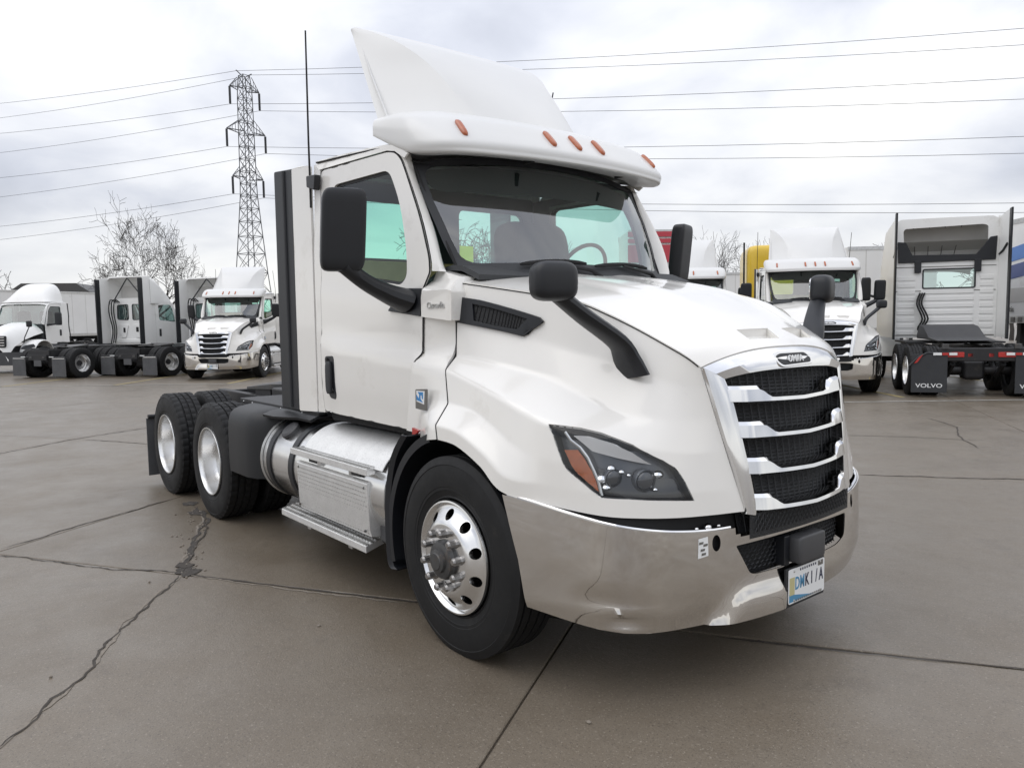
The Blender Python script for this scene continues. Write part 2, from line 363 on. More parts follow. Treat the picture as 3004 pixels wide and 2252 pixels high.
def cr(A,t,ten=.5):
    # A (n,...) control, t array in [0,n-1]
    n=len(A); t=np.clip(np.asarray(t,float),0,n-1); i=np.minimum(t.astype(int),n-2); f=(t-i).reshape((-1,)+(1,)*(A.ndim-1))
    g=lambda k:A[np.clip(k,0,n-1)]
    p0,p1,p2,p3=g(i-1),g(i),g(i+1),g(i+2)
    m1=(p2-p0)*ten; m2=(p3-p1)*ten
    return (2*f**3-3*f**2+1)*p1+(f**3-2*f**2+f)*m1+(-2*f**3+3*f**2)*p2+(f**3-f**2)*m2
def skin(u,v):
    u=np.atleast_1d(u);v=np.atleast_1d(v)
    rows=cr(np.swapaxes(SK,0,1),u)       # (k,7,3)
    k=np.arange(len(u)); out=np.zeros((len(u),3)); W=np.linspace(-.075,.075,7)
    for w in W:                                   # straight between rows, creases rounded by averaging
        vv=np.clip(v+w*np.minimum(1,np.minimum(v,6-v)/.075),0,6); i=np.minimum(vv.astype(int),5); f=(vv-i)[:,None]
        out+=rows[k,i]*(1-f)+rows[k,i+1]*f
    return out/len(W)
# ------------------------------------------------------------------ wheels
RT = .505
def tyre_prof(w, steer):
    h = w/2; g = .014
    if steer: t = [(-.115, 0), (-.083, 0), (-.081, g), (-.072, g), (-.070, 0), (-.034, 0), (-.032, g), (-.024, g), (-.022, 0), (.022, 0), (.024, g), (.032, g), (.034, 0), (.070, 0), (.072, g), (.081, g), (.083, 0), (.115, 0)]
    else: t = [(-.115, 0), (-.066, 0), (-.064, g), (-.050, g), (-.048, 0), (-.010, 0), (-.008, g), (.008, g), (.010, 0), (.048, 0), (.050, g), (.064, g), (.066, 0), (.115, 0)]
    sw = [(.287, h*.72), (.292, h*.86), (.300, h*.93), (.306, h*.90), (.335, h*.975), (.338, h*1.0), (.352, h*1.0), (.355, h*1.015), (.40, h*1.03), (.44, h*1.0), (.462, h*.965), (.465, h*.985), (.485, h*.93), (.497, h*.87)]
    out = [(r, -y) for r, y in sw] + [(RT-d, o) for o, d in t] + [(r, y) for r, y in reversed(sw)]
    return out
def make_tyre(steer):
    prof = tyre_prof(.27, steer); n = 96 if steer else 176
    def md(k, j):
        r, o = prof[k]
        if steer: return 1.0
        if r > .49 and abs(o) > .066: return 1.0 if j % 4 != 0 else .978
        if r > .499 and abs(o) < .05: return 1.0 if (j+2) % 4 != 0 else .985
        return 1.0
    return MB().lathe(prof, n=n, mod=md).mesh('tyre', rubber, True, 28)
TYRE_S, TYRE_D = make_tyre(True), make_tyre(False)
def rim_mesh(prof, ra, rb, ia, nholes, hr, mm, name):
    # lathe with a band of hand holes between the profile points ia and ia+1; outward is -y
    m = MB(); m.lathe(prof[:ia+1], n=80); m.lathe(prof[ia+1:], n=80)
    (r0, h0), (r1, h1) = prof[ia], prof[ia+1]; rm = (r0+r1)/2; Ls = math.hypot(r1-r0, h1-h0); cw = 2*math.pi*rm/nholes
    for q in range(nholes):
        hole = [(cw/2+hr*math.cos(a)*.92, Ls/2+hr*1.12*math.sin(a)) for a in np.linspace(0, 2*math.pi, 15)[:-1]]
        outer = [(cw*i/8, 0) for i in range(8)]+[(cw, Ls*i/2) for i in range(2)]+[(cw*(8-i)/8, Ls) for i in range(8)]+[(0, Ls*(2-i)/2) for i in range(2)]
        def fn(a, b, q=q, dep=0):
            th = (a/cw+q)/nholes*2*math.pi; t = b/Ls; r = r0+(r1-r0)*t; h = h0+(h1-h0)*t+dep
            return (r*math.cos(th), h, r*math.sin(th))
        p = panel(outer, [hole], .03, fn); m.add(p.v, p.f)
        e = edge_band(hole, fn, lambda a, b: fn(a, b, dep=.022)); m.add(e.v, e.f)
    return m.mesh(name, mm, True, 30)
# steer wheel: flange, drop, convex face with hand holes, hub flat (offset along y, outward negative)
SP = [(.276, .05), (.288, .0), (.285, -.010), (.277, -.012), (.270, -.004), (.262, .006), (.250, .004), (.192, -.040), (.178, -.048), (.168, -.050), (.095, -.050)]
RIM_S = rim_mesh(SP, 0, 0, 6, 10, .030, alu, 'wheel')
DP = [(.286, .05), (.297, .0), (.294, -.010), (.286, -.010), (.280, .004), (.276, .03), (.266, .10), (.252, .132), (.215, .150), (.178, .155), (.165, .155), (.06, .155)]
RIM_D = rim_mesh(DP, 0, 0, 8, 10, .010, alu_d, 'wheel')
BACK = MB().lathe([(.262, .165), (.25, .24), (.02, .24)], n=40).mesh('brake_drum', frame_m)
NUT = MB().lathe([(.023, 0), (.024, -.004), (.0205, -.010), (.0195, -.042), (.013, -.052), (.0, -.053)], n=10).mesh('lug_nut', nut_m, False)
HUB_S = MB().lathe([(.100, .0), (.100, -.010), (.094, -.016), (.090, -.030), (.074, -.036), (.060, -.037), (.057, -.052), (.044, -.056), (.040, -.062), (.0, -.064)], n=32).mesh('hub', cast, True, 30)
CAPS = MB().lathe([(.026, 0), (.026, -.008), (.012, -.012), (.0, -.012)], n=16).mesh('hub_cap', redl)
HUB_D = MB().lathe([(.098, .0), (.096, -.05), (.085, -.06), (.075, -.09), (.0, -.095)], n=24).mesh('hub', frame_m, True, 30)
def wheel(parent, x, y, z=.5, steer=True, side=-1, full=True):
    w = bpy.data.objects.new('wheel', RIM_S if steer else RIM_D); link(w, parent); w.location = (x, y, z)
    if side > 0: w.rotation_euler = (0, 0, math.pi)
    w['label'] = 'polished steer wheel with hand holes' if steer else 'deep dished drive wheel'
    t = bpy.data.objects.new('tyre', TYRE_S if steer else TYRE_D); link(t, w); t.location = (0, .130, 0); t.rotation_euler = (0, random.random()*6, 0)
    link(bpy.data.objects.new('brake_drum', BACK), w)
    h = bpy.data.objects.new('hub', HUB_S if steer else HUB_D); link(h, w); h.location = (0, -.050 if steer else .20, 0)
    if full and steer:
        for k in range(10):
            a = 2*math.pi*(k+.3)/10; nn = bpy.data.objects.new('lug_nut', NUT); link(nn, w); nn.location = (.137*math.cos(a), -.050 if steer else .155, .137*math.sin(a))
        if steer:
            for k in range(5):
                a = 2*math.pi*(k+.5)/5
    if not steer:
        t2 = bpy.data.objects.new('inner_tyre', TYRE_D); link(t2, w); t2.location = (0, .46, 0)
    return w

# ------------------------------------------------------------------ the white day cab tractor (front axle at the origin, nose towards +x)
WB1, WB2 = -3.678, -4.998
def mir(fn, s): return lambda a, b: (lambda p: (p[0], p[1]*s, p[2]))(fn(a, b))
def skin_pt(u, v, off=0., sgn=-1):
    u, v = float(u), float(v); P = skin([u], [v])[0]
    if off:
        e = .02; n = np.cross(skin([min(9, u+e)], [v])[0]-skin([max(0, u-e)], [v])[0], skin([u], [min(6, v+e)])[0]-skin([u], [max(0, v-e)])[0]); n /= np.linalg.norm(n)
        if n[1] < 0: n = -n
        P = P+n*off
    return (P[0], P[1]*sgn, P[2])
HL = [(5.05, 2.98), (4.42, 3.15), (4.0, 3.18), (3.53, 3.12), (3.03, 3.03), (2.6, 2.8), (2.2, 2.5), (1.9, 2.1), (1.75, 1.72), (1.66, 1.42), (1.57, 1.03), (1.48, 0.64), (2.02, 0.69), (2.7, 0.75), (3.22, 0.8), (3.92, 0.8), (4.1, 1.03), (4.3, 1.38), (4.55, 1.78), (4.68, 2.15), (4.78, 2.43), (4.9, 2.75)]
HAMB = [(4.66, 2.40), (4.40, 2.50), (4.24, 2.25), (4.1, 1.94), (4.02, 1.48), (3.98, 1.05), (4.2, 1.38), (4.43, 1.80), (4.56, 2.18)]
HSTRIP = [(4.50, 2.88), (4.2, 3.0), (3.6, 2.96), (3.0, 2.74), (2.43, 2.30), (3.12, 2.43), (3.7, 2.52), (4.12, 2.56), (4.3, 2.72)]
HBEZ = [(4.68, 2.92), (4.55, 2.72), (4.36, 2.58), (4.2, 2.34), (4.06, 1.98), (3.97, 1.5), (3.92, 0.86)]
VENT = [(8.98, 5.64), (8.45, 5.65), (7.95, 5.60), (6.93, 5.50), (6.8, 5.43), (7.3, 4.98), (7.9, 5.0), (8.4, 5.0), (8.98, 5.0)]
VENTIN = [(8.58, 5.52), (8.2, 5.50), (7.25, 5.40), (7.5, 5.12), (8.08, 5.10), (8.52, 5.12)]
def catmull(poly, k=5):
    A = np.array(poly, float); n = len(A); out = []
    for i in range(n):
        p0, p1, p2, p3 = A[i-1], A[i], A[(i+1) % n], A[(i+2) % n]
        for j in range(k):
            t = j/k; out.append(tuple(.5*((2*p1)+(p2-p0)*t+(2*p0-5*p1+4*p2-p3)*t*t+(3*p1-p0-3*p2+p3)*t**3)))
    return out
def build_fender(T, s):
    us = np.concatenate([np.linspace(0, 9, 82)]); vs = np.linspace(0, 6, 49)
    hl2 = HL
    # cut out the lamp opening: panel in (u, v*.8)
    outer = [(u, 0) for u in np.linspace(0, 9, 46)]+[(9, v) for v in np.linspace(0, 6, 25)[1:]]+[(u, 6) for u in np.linspace(9, 0, 46)[1:]]+[(0, v) for v in np.linspace(6, 0, 25)[1:-1]]
    m = panel([(u, 2.2*v) for u, v in outer], [[(u, 2.2*v) for u, v in hl2]], .16, lambda u, v: skin_pt(u, v/2.2, 0, s))
    f = m.build('fender', white, T, solid=.012, ang=75)
    # lamp
    hl = panel(hl2, [], .25, lambda u, v: skin_pt(u, v, -.075, s)).build('headlight', hl_grey, T, ang=60)
    edge_band(resample(hl2, .2), lambda u, v: skin_pt(u, v, .001, s), lambda u, v: skin_pt(u, v, -.075, s)).build('lamp_rim', trim, hl)
    panel(hl2, [], .25, lambda u, v: skin_pt(u, v, .002, s)).build('lens', glass_c, hl, ang=80)
    a2 = panel(HAMB, [], .12, lambda u, v: skin_pt(u, v, -.018, s)).build('turn_signal', amberd, hl, solid=.008)
    panel(HSTRIP, [], .15, lambda u, v: skin_pt(u, v, -.008-.05*(2.95-v), s)).build('reflector', hl_chr, hl, solid=.004)
    MB().tube([skin_pt(u, v, -.016, s) for u, v in HBEZ], .007, 6).build('lamp_divider', alud, hl)
    low = [(3.9, .86), (1.62, .74), (1.78, 1.55), (2.4, 1.75), (3.4, 2.0), (4.0, 2.05)]
    panel(low, [(3.62+.34*math.cos(a), 1.62+.36*math.sin(a)) for a in np.linspace(0, 6.283, 13)[:-1]][:0] and [] or [], .15, lambda u, v: skin_pt(u, v, -.052, s)).build('lamp_mask', hl_mask, hl)
    for (u, v, r) in ((3.56, 1.68, .036), (2.66, 1.55, .044)):
        c = skin_pt(u, v, -.030, s); b = skin_pt(u, v, -.06, s); d = (Vector((1, s*.35, -.05))).normalized()
        M_ = d.to_track_quat('Y', 'Z').to_matrix()
        q = MB().lathe([(r*1.12, -.03), (r*1.14, .000), (r*1.08, .004), (r*1.02, .000)], n=28); q.v = [tuple(M_ @ Vector(p)+Vector(c)) for p in q.v]; pr = q.build('projector_ring', hl_grey, hl)
        q = MB().sph((0, 0, 0), (r, r*.55, r), 20, 12); q.v = [tuple(M_ @ Vector(p)+Vector(c)) for p in q.v]; q.build('projector_lens', MATS['projector'], hl)
    for u, v, w in ((3.90, 1.62, .030), (3.80, 1.25, .024), (3.62, 2.10, .022), (3.30, 1.95, .016), (2.30, 1.80, .026), (2.42, 1.18, .014), (3.1, 1.80, .012)):
        c = skin_pt(u, v, -.035, s); MB().sph(c, (w, w, w*.7), 10, 6).build('reflector', chrome, hl)
    # intake vent behind the hood side
    vent = VENT
    vt = panel(vent, [VENTIN], .2, lambda u, v: skin_pt(u, v, .016, s)).build('side_intake', plastic, T, solid=.016, bevel=.003)
    panel(VENTIN, [], .2, lambda u, v: skin_pt(u, v, .010, s)).build('intake_mesh', rad, vt)
    for k in range(14):
        u0 = 7.45+k*.08; v1 = 5.36+.012*k; MB().tube([skin_pt(u0+.05, 5.13, .012, s), skin_pt(u0, min(v1+.05, 5.49), .012, s)], .0022, 4).build('intake_fin', black, vt)
    # shoulder seam and the body line under the intake
    # hood mirror
    base = [(4.98, 5.42), (4.45, 5.62), (4.03, 5.72), (3.5, 5.35), (2.98, 4.65), (3.7, 4.62), (4.38, 4.68), (4.8, 5.0)]
    hm = MB().rbox((0, 0, 0), (.13, .205, .17), .55, 28, 16, Matrix.Rotation(s*R(18), 3, 'Z')); hm.v = [(x+.665, y+s*1.10, z+1.838) for x, y, z in hm.v]
    hmo = hm.build('hood_mirror', plastic, T)
    gl = MB().rbox((0, 0, 0), (.012, .17, .135), .45, 24, 8, Matrix.Rotation(s*R(18), 3, 'Z')); gl.v = [(x+.612, y+s*1.083, z+1.838) for x, y, z in gl.v]; gl.build('mirror_glass', chrome, hmo)
    pa = np.array(skin_pt(3.75, 4.85, .0, s)); pb = np.array(skin_pt(4.35, 5.35, .045, s))
    pts = cr(np.array([pa, (.775, s*.765, 1.50), (.765, s*.815, 1.575), (.70, s*.96, 1.69), (.655, s*1.08, 1.79)]), np.linspace(0, 4, 17))
    rad_ = cr(np.array([(.115, .020), (.085, .030), (.07, .032), (.055, .034), (.045, .036)]), np.linspace(0, 4, 17))
    MB().tube(pts, [tuple(r) for r in rad_], 12, flat=(1, 0, -.35)).build('mirror_arm', plastic, hmo)
    return f
def build_tractor(name, label, group):
    T = thing(name, label, 'truck', (0, 0, 0), 0, group)
    # ---------------- hood top
    SH = skin(np.arange(0, 9.01, .125), np.full(73, 6.0)); zc = cr(np.array([(1.088, 1.533), (1.03, 1.572), (.95, 1.612), (.875, 1.65), (.79, 1.69), (.67, 1.745), (.52, 1.805), (.33, 1.85), (.06, 1.895), (-.20, 1.93)]), np.linspace(0, 9, 73))
    def hood(u, t, dz=0.):
        q = u*8; S_ = [np.interp(q, np.arange(73), SH[:, c]) for c in range(3)]; zx, zz = np.interp(q, np.arange(73), zc[:, 0]), np.interp(q, np.arange(73), zc[:, 1])
        w = u/9; y = t*S_[1]; a = abs(y); b_ = .016*(1-sstep(.30+.16*w, .36+.16*w, a))*sstep(.12, .45, w)-.010*(1-sstep(.10, .22, a))*sstep(.35, .9, w)
        return (S_[0]+(zx-S_[0])*(1-abs(t)**2.2), y, S_[2]+(zz-S_[2])*(1-abs(t)**2.6)+b_+dz)
    scoops = [[(1.95, -.31), (1.95, .09), (.85, .04), (.95, -.34)], [(1.95, .28), (2.35, .68), (1.1, .62), (.9, .36)]]
    ho = [(u, -1) for u in np.linspace(0, 9, 46)]+[(9, t) for t in np.linspace(-1, 1, 25)[1:]]+[(u, 1) for u in np.linspace(9, 0, 46)[1:]]+[(0, t) for t in np.linspace(1, -1, 25)[1:-1]]
    sc4 = lambda P_: [(u, t*4) for u, t in P_]
    HD = panel(sc4(ho), [sc4(q) for q in scoops], .2, lambda u, t: hood(u, t/4)).build('hood', white, T, solid=.012, ang=50)
    for q in scoops:
        dep = lambda u, t: hood(u, t/4, -.030*float(sstep(.8, 1.95, u))-.004)
        mm = panel(sc4(q), [], .2, dep); e = edge_band(resample(sc4(q), .2), lambda u, t: hood(u, t/4, .004), dep); mm.add(e.v, e.f); mm.build('hood_scoop', white, T, ang=20)
    for s in (-1, 1): build_fender(T, s)
    for s in (-1, 1):                        # dark seam along the hood shoulder
        MB().tube([tuple(skin_pt(u, 5.985, .0075, s)) for u in np.linspace(.2, 9, 40)], (.003), 5).build('hood_seam', black, T)
    # ---------------- grille
    ed = [(1.035, .578, 1.456), (1.062, .553, 1.34), (1.098, .523, 1.18), (1.133, .488, 1.02), (1.160, .460, .88), (1.173, .448, .815)]
    inn = [(1.095, .485, 1.405), (1.118, .462, 1.32), (1.145, .438, 1.18), (1.172, .412, 1.02), (1.190, .390, .88), (1.196, .380, .80)]
    top_o = [(SH[0, 0]+(1.088-SH[0, 0])*(1-abs(t)**2.2), t*.578, 1.456+(1.533-1.456)*(1-abs(t)**2.6)) for t in np.linspace(-1, 1, 33)]
    top_i = [(1.095+.05*(1-t*t), t*.485, 1.405+.030*(1-abs(t)**3)) for t in np.linspace(-1, 1, 33)]
    m = MB(); mid = [((a[0]+b[0])/2+.022, (a[1]+b[1])/2, (a[2]+b[2])/2) for a, b in zip(top_o, top_i)]
    m.grid([top_o, [(p[0]+.012, p[1], p[2]-.008) for p in top_o], mid, top_i, [(p[0]-.05, p[1], p[2]) for p in top_i]])
    for s in (-1, 1):
        o_ = [(x+.004, s*y, z) for x, y, z in curve2(ed, 24)]; i_ = [(x, s*y, z) for x, y, z in curve2(inn, 24)]
        m.grid([[(p[0]-.06, p[1]+s*.004, p[2]) for p in o_], [(p[0]+.016, p[1], p[2]) for p in o_], [((a[0]+b[0])/2+.018, (a[1]+b[1])/2, (a[2]+b[2])/2) for a, b in zip(o_, i_)], i_, [(p[0]-.07, p[1], p[2]) for p in i_]])
    GS = m.build('grille_surround', chrome, T, ang=40)
    gb = MB(); Y = np.linspace(-1, 1, 21); gb.grid([[(1.03+.05*(1-t*t)+.10*q, t*(.51-.09*q), 1.43-.73*q) for t in Y] for q in np.linspace(0, 1, 6)]); GR = gb.build('radiator_grille', rad, T)
    mb = MB()
    for k in range(-9, 10):
        y = k*.05; mb.tube([(1.045+.05*(1-(y/.5)**2), y, 1.43), (1.145+.05*(1-(y/.45)**2), y*.86, .71)], .0035, 4, cap=False)
    for k in range(42):
        z = 1.42-.016*k; q = (1.43-z)/.73
        mb.grid([[(1.036+.05*(1-t*t)+.10*q+.006*w, t*(.50-.09*q), z-.007*w-.02*t) for t in np.linspace(-1, 1, 9)] for w in (0, 1)])
    mb.build('grille_fin', trim, GR, kind='stuff', smooth=False)
    for i, (zb, ye, xe) in enumerate(((1.283, .485, 1.128), (1.125, .462, 1.155), (.965, .436, 1.180), (.803, .408, 1.200))):
        sec = []
        for t in np.linspace(-1, 1, 41):
            y = t*ye; a = abs(y); end = sstep(.235, .315, a); hgt = .030+.046*end; x = xe+.055*(1-t*t)-.022*sstep(.82, 1, abs(t))-.004*end; z0 = zb+.014*a/ye-.0*end
            sec.append([(x-.055, y, z0+.002), (x+.004, y, z0), (x+.014, y, z0+.008), (x+.004+.006*(1-end), y, z0+hgt*.8), (x-.012, y, z0+hgt), (x-.055, y, z0+hgt*.98)])
        mm = MB().grid(sec, closed=True); nn_ = len(sec)*6; mm.f += [tuple(range(6)), tuple(range(nn_-6, nn_))]; mm.build('grille_bar', chrome, T, ang=32)
    # emblem
    E0 = Vector((1.136, 0, 1.474)); en = Vector((.93, 0, .37)).normalized(); eu = Vector((-.37, 0, .93)).normalized()
    def ep(a, b, o): p = E0+Vector((0, 1, 0))*a+eu*b+en*o; return (p.x-.30*a*a, p.y, p.z)
    eo = rounded([(-.165, .018), (-.13, .040), (.12, .040), (.165, -.005), (.155, -.030), (-.125, -.038)], .03)
    ei = [(a*.88, b*.72) for a, b in eo]
    emb = MB().prism(eo, lambda a, b: ep(a, b, -.008), lambda a, b: ep(a, b, .006)).build('emblem', chrome, T, bevel=.002)
    MB().prism(ei, lambda a, b: ep(a, b, .004), lambda a, b: ep(a, b, .0075)).build('emblem_plate', trim, emb)
    text_mesh('OM//A', .046, 'emblem_lettering', plate_w, emb, frame_mat((1.1435, .0, 1.477), (0, 1, 0), eu), .0015, shear=.25, bold=True)
    # ---------------- bumper
    plan = [(1.196, 0), (1.190, .15), (1.176, .30), (1.154, .45), (1.126, .58), (1.088, .71), (1.038, .84), (.965, .955), (.88, 1.03), (.78, 1.083), (.66, 1.125), (.53, 1.160), (.40, 1.190)]
    pl = curve2([plan[1]]+plan, 1) if False else np.array(plan); SS = [0]
    dense = cr(pl, np.linspace(0, len(pl)-1, 121)); seg = np.hypot(*np.diff(dense, axis=0).T); SS = np.concatenate([[0], np.cumsum(seg)]); Lb = SS[-1]
    def bump_pt(a, z, off=0.):
        q = abs(a); x = np.interp(q, SS, dense[:, 0]); y = np.interp(q, SS, dense[:, 1]); x2 = np.interp(q+.01, SS, dense[:, 0]); y2 = np.interp(q+.01, SS, dense[:, 1]); x1 = np.interp(q-.01, SS, dense[:, 0]); y1 = np.interp(q-.01, SS, dense[:, 1])
        n = np.array([(y2-y1), -(x2-x1)]); n /= max(1e-9, np.linalg.norm(n)); t = (z-.56)/.23; o = .007*(1-t*t)-.022*sstep(.44, .32, z)+off
        if a < 0:                                   # dents on this corner
            for (da, dz, ra, rz, dep) in ((-1.02, .392, .085, .022, -.026), (-1.03, .425, .10, .02, .010), (-1.12, .48, .10, .05, -.012), (-.98, .44, .22, .08, -.008), (-.62, .40, .16, .07, -.008), (-1.28, .50, .12, .14, -.004), (-.80, .52, .10, .12, -.003)):
                o += dep*math.exp(-((a-da)/ra)**2-((z-dz)/rz)**2)
        if -.62 < a < -.10: o += .058*sstep(.53, .32, z)*sstep(-.70+.9*(z-.34), -.50+.9*(z-.34), a)*sstep(-.06, -.20, a)
        o += .0018*math.sin(a*7.1+z*5)*math.sin(z*11+a*3)
        y = y if a >= 0 else -y; ny = n[1] if a >= 0 else -n[1]
        return (x+n[0]*o, y+ny*o, z)
    aG = np.interp(.478, dense[:, 1], SS)
    ztop = lambda q: .752+.138*sstep(.55, Lb+.15, q)+.012*sstep(.3, 0, q)
    zbot = lambda q: .335+.06*sstep(.9, Lb, q)+.0*q
    def outline():
        o = []
        for q in np.linspace(-Lb+.135, Lb-.135, 81): o.append((q, zbot(abs(q))))
        o.append((Lb-.095, .60)); o.append((Lb-.03, .80))
        for q in np.linspace(Lb, aG+.002, 26): o.append((q, ztop(q)))
        o += [(aG, .722), (aG*.5, .718), (0, .716), (-aG*.5, .718), (-aG, .722)]
        for q in np.linspace(-aG-.002, -Lb, 26): o.append((q, ztop(abs(q))))
        o.append((-Lb+.03, .80)); o.append((-Lb+.095, .60)); return o
    opening = rounded([(-aG+.0, .672), (-aG+.085, .535), (-aG+.12, .525), (aG-.12, .52), (aG-.02, .545), (aG-.01, .662), (0, .684)], [.01, .03, .02, .03, .03, .02, .2])
    aT = np.interp(.585, dense[:, 1], SS); holes = [opening]
    for s in (-1, 1): holes.append([(s*aT+.023*math.cos(t), .700+.036*math.sin(t)) for t in np.linspace(0, 6.283, 17)[:-1]])
    BM = panel(outline(), holes, .023, bump_pt).build('bumper', steel, T, solid=.006, ang=60)
    MB().tube([bump_pt(q, ztop(abs(q))+.002, -.012) for q in np.linspace(-Lb+.02, -aG-.02, 40)], .008, 8).build('bumper_lip', chrome, BM)
    MB().tube([bump_pt(q, ztop(abs(q))+.002, -.012) for q in np.linspace(aG+.02, Lb-.02, 40)], .008, 8).build('bumper_lip', chrome, BM)
    MB().grid([[bump_pt(q, z, -.06) for q in np.linspace(-aG-.02, aG+.02, 21)] for z in (.50, .60, .70)]).build('lower_grille', rad, BM)
    hx = MB(); hw = .034
    for r_ in range(9):
        for c_ in range(-15, 16):
            a, z = c_*hw+(hw/2 if r_ % 2 else 0), .525+r_*.0195
            if abs(a) > aG-.02 or z > .675: continue
            for k in range(3):
                t0, t1 = R(90+60*k), R(150+60*k); hx.tube([bump_pt(a+hw*.55*math.cos(t0), z+hw*.40*math.sin(t0), -.040), bump_pt(a+hw*.55*math.cos(t1), z+hw*.40*math.sin(t1), -.040)], .0026, 4, cap=False)
    hx.build('grille_mesh', plastic, BM, kind='stuff', smooth=False)
    hx = MB()
    for r_ in range(4):
        for c_ in range(-14, 15):
            a, z = c_*.030+(.015 if r_ % 2 else 0), .735+r_*.020
            if abs(a) > .40: continue
            hx.tube([(1.20+.03*(1-(a/.4)**2), a-.011, z-.008), (1.20+.03*(1-(a/.4)**2), a, z+.008), (1.20+.03*(1-(a/.4)**2), a+.011, z-.008)], .0022, 4, cap=False)
    MB().grid([[(1.192+.03*(1-t*t), t*.43, z) for t in np.linspace(-1, 1, 11)] for z in (.70, .81)]).build('lower_screen', rad, T)
    hx.build('screen_mesh', plastic, T, kind='stuff', smooth=False)
    MB().rbox((1.215, .0, .592), (.075, .235, .130), .22, 24, 10).build('radar_cover', greyp, T)
    MB().b2(1.13, 1.20, -.16, -.118, .52, .66).build('radar_bracket', plastic, T, bevel=.004)
    # licence plate with its bracket
    x0 = 1.226
    pb = MB().b2(x0-.012, x0-.004, -.185, .155, .33, .515).build('plate_bracket', plastic, T, bevel=.002)
    pw = MB().prism(rounded([(-.165, .345), (.15, .345), (.15, .508), (-.165, .508)], .012), lambda a, b: (x0-.003, a, b), lambda a, b: (x0, a, b)).build('licence_plate', plate_w, T)
    MB().prism([(-.160, .392), (-.160, .352), (.05, .352)], lambda a, b: (x0, a, b), lambda a, b: (x0+.0006, a, b)).build('plate_swoosh', plate_b, pw)
    MB().b2(x0, x0+.0007, -.158, -.115, .385, .468).build('plate_emblem', plate_y, pw)
    for i, (ch, cm) in enumerate((('D', plate_b), ('M', plate_b), ('K', ink), ('1', ink), ('/', ink), ('A', ink))):
        text_mesh(ch, .086, 'plate_letter', cm, pw, frame_mat((x0+.0009, -.092+.042*i, .432), (0, 1, 0), (0, 0, 1)) @ Matrix.Diagonal((.62, 1, 1, 1)), .0008, bold=True)
    for k in range(8): MB().b2(x0, x0+.0007, -.07+k*.019, -.06+k*.019, .489, .500).build('plate_print', ink, pw)
    MB().b2(x0, x0+.0007, .09, .135, .478, .502).build('plate_sticker', badge_g, pw)
    for k in range(14): MB().b2(x0, x0+.0007, -.12+k*.018, -.108+k*.018, .348, .358).build('plate_print', badge_g, pw)
    for y, z in ((-.12, .495), (.11, .495), (-.12, .357), (.11, .357)): MB().sph((x0+.001, y, z), (.003, .006, .006), 8, 5).build('plate_bolt', alud, pw)
    # sticker and tow pin cover on the bumper
    st = [(-aT-.100, .645), (-aT-.046, .652), (-aT-.046, .735), (-aT-.095, .730)]
    panel(st, [], .03, lambda a, z: bump_pt(a, z, .0045)).build('bumper_sticker', plate_w, BM)
    for a, z in ((-aT-.075, .68), (-aT-.06, .70), (-aT-.082, .71), (-aT-.07, .662)):
        panel([(a-.012, z-.006), (a+.010, z-.004), (a+.012, z+.006), (a-.010, z+.005)], [], .03, lambda p, q: bump_pt(p, q, .0055)).build('sticker_print', badge_g, BM)
    for s in (-1, 1):
        MB().grid([[bump_pt(s*(aT+.05*math.cos(t)*k), .70+.06*math.sin(t)*k, -.03) for t in np.linspace(0, 6.283, 12)] for k in (0, 1)]).build('tow_pin', black, BM)
        for da in (-.06, 0, .06):
            p = bump_pt(s*(aT+.02+da), .757, -.03); MB().sph((p[0], p[1], p[2]+.006), .011 if da else .02, 10, 6).build('bumper_bolt', chrome, BM)
    # black filler between bumper and fender
    for s in (-1, 1):
        a_ = [bump_pt(s*q, ztop(q)-.03, -.05) for q in np.linspace(aG-.05, Lb-.03, 30)]; b_ = [bump_pt(s*q, ztop(q)+.09, -.06) for q in np.linspace(aG-.05, Lb-.03, 30)]
        MB().grid([a_, b_]).build('bumper_filler', black, T)
    # ---------------- wheels and wheel housings
    for s in (-1, 1):
        wheel(T, 0, s*1.190, .5, True, s)
        for x in (WB1, WB2): wheel(T, x, s*1.210, .5, False, s)
        m = MB(); A = np.linspace(R(28), R(197), 40)
        m.grid([[( -.07+.56*math.cos(a)*(1.0), s*y, .50+.575*math.sin(a)) for a in A] for y in (.62, .9, 1.172)])
        m.grid([[(-.07+r*math.cos(a), s*1.17, .50+(r+.015)*math.sin(a)) for a in A[18:]] for r in (.56, .605)])
        m.build('wheel_liner', plastic, T)
        # splash guard behind the wheel, and the grey end of the step box
        m = MB(); q = [(-.46, 1.06), (-.58, .92), (-.645, .72), (-.66, .52), (-.645, .32), (-.60, .28)]
        m.grid([[(x+dx, s*y, z) for x, z in curve2(q, 16)] for dx, y in ((0, .70), (0, 1.165), (-.035, 1.175), (-.06, 1.15))]); m.build('splash_guard', plastic, T, solid=.01)
        MB().b2(-.90, -.66, s*.60, s*1.11, .36, .80).build('step_box_end', greyp, T, bevel=.03)
        MB().prism([(-.50, 1.035), (-.435, 1.085), (-.50, 1.095)], lambda a, b: (a, s*1.09, b), lambda a, b: (a, s*1.105, b)).build('side_reflector', redl, T)
    # axles
    for x in (0, WB1, WB2): MB().tube([(x, -.95, .5), (x, .95, .5)], .075, 12).build('axle', frame_m, T)
    # ---------------- cab: doors, pillars, roof
    door = [(-1.775, 2.697), (-1.779, 1.078), (-.640, 1.060), (-.583, 1.44), (-.515, 1.497), (-.506, 1.705), (-.512, 1.86), (-.442, 1.945), (-.447, 2.03), (-.527, 2.24), (-.697, 2.53), (-.742, 2.60), (-.80, 2.645), (-.885, 2.665)]
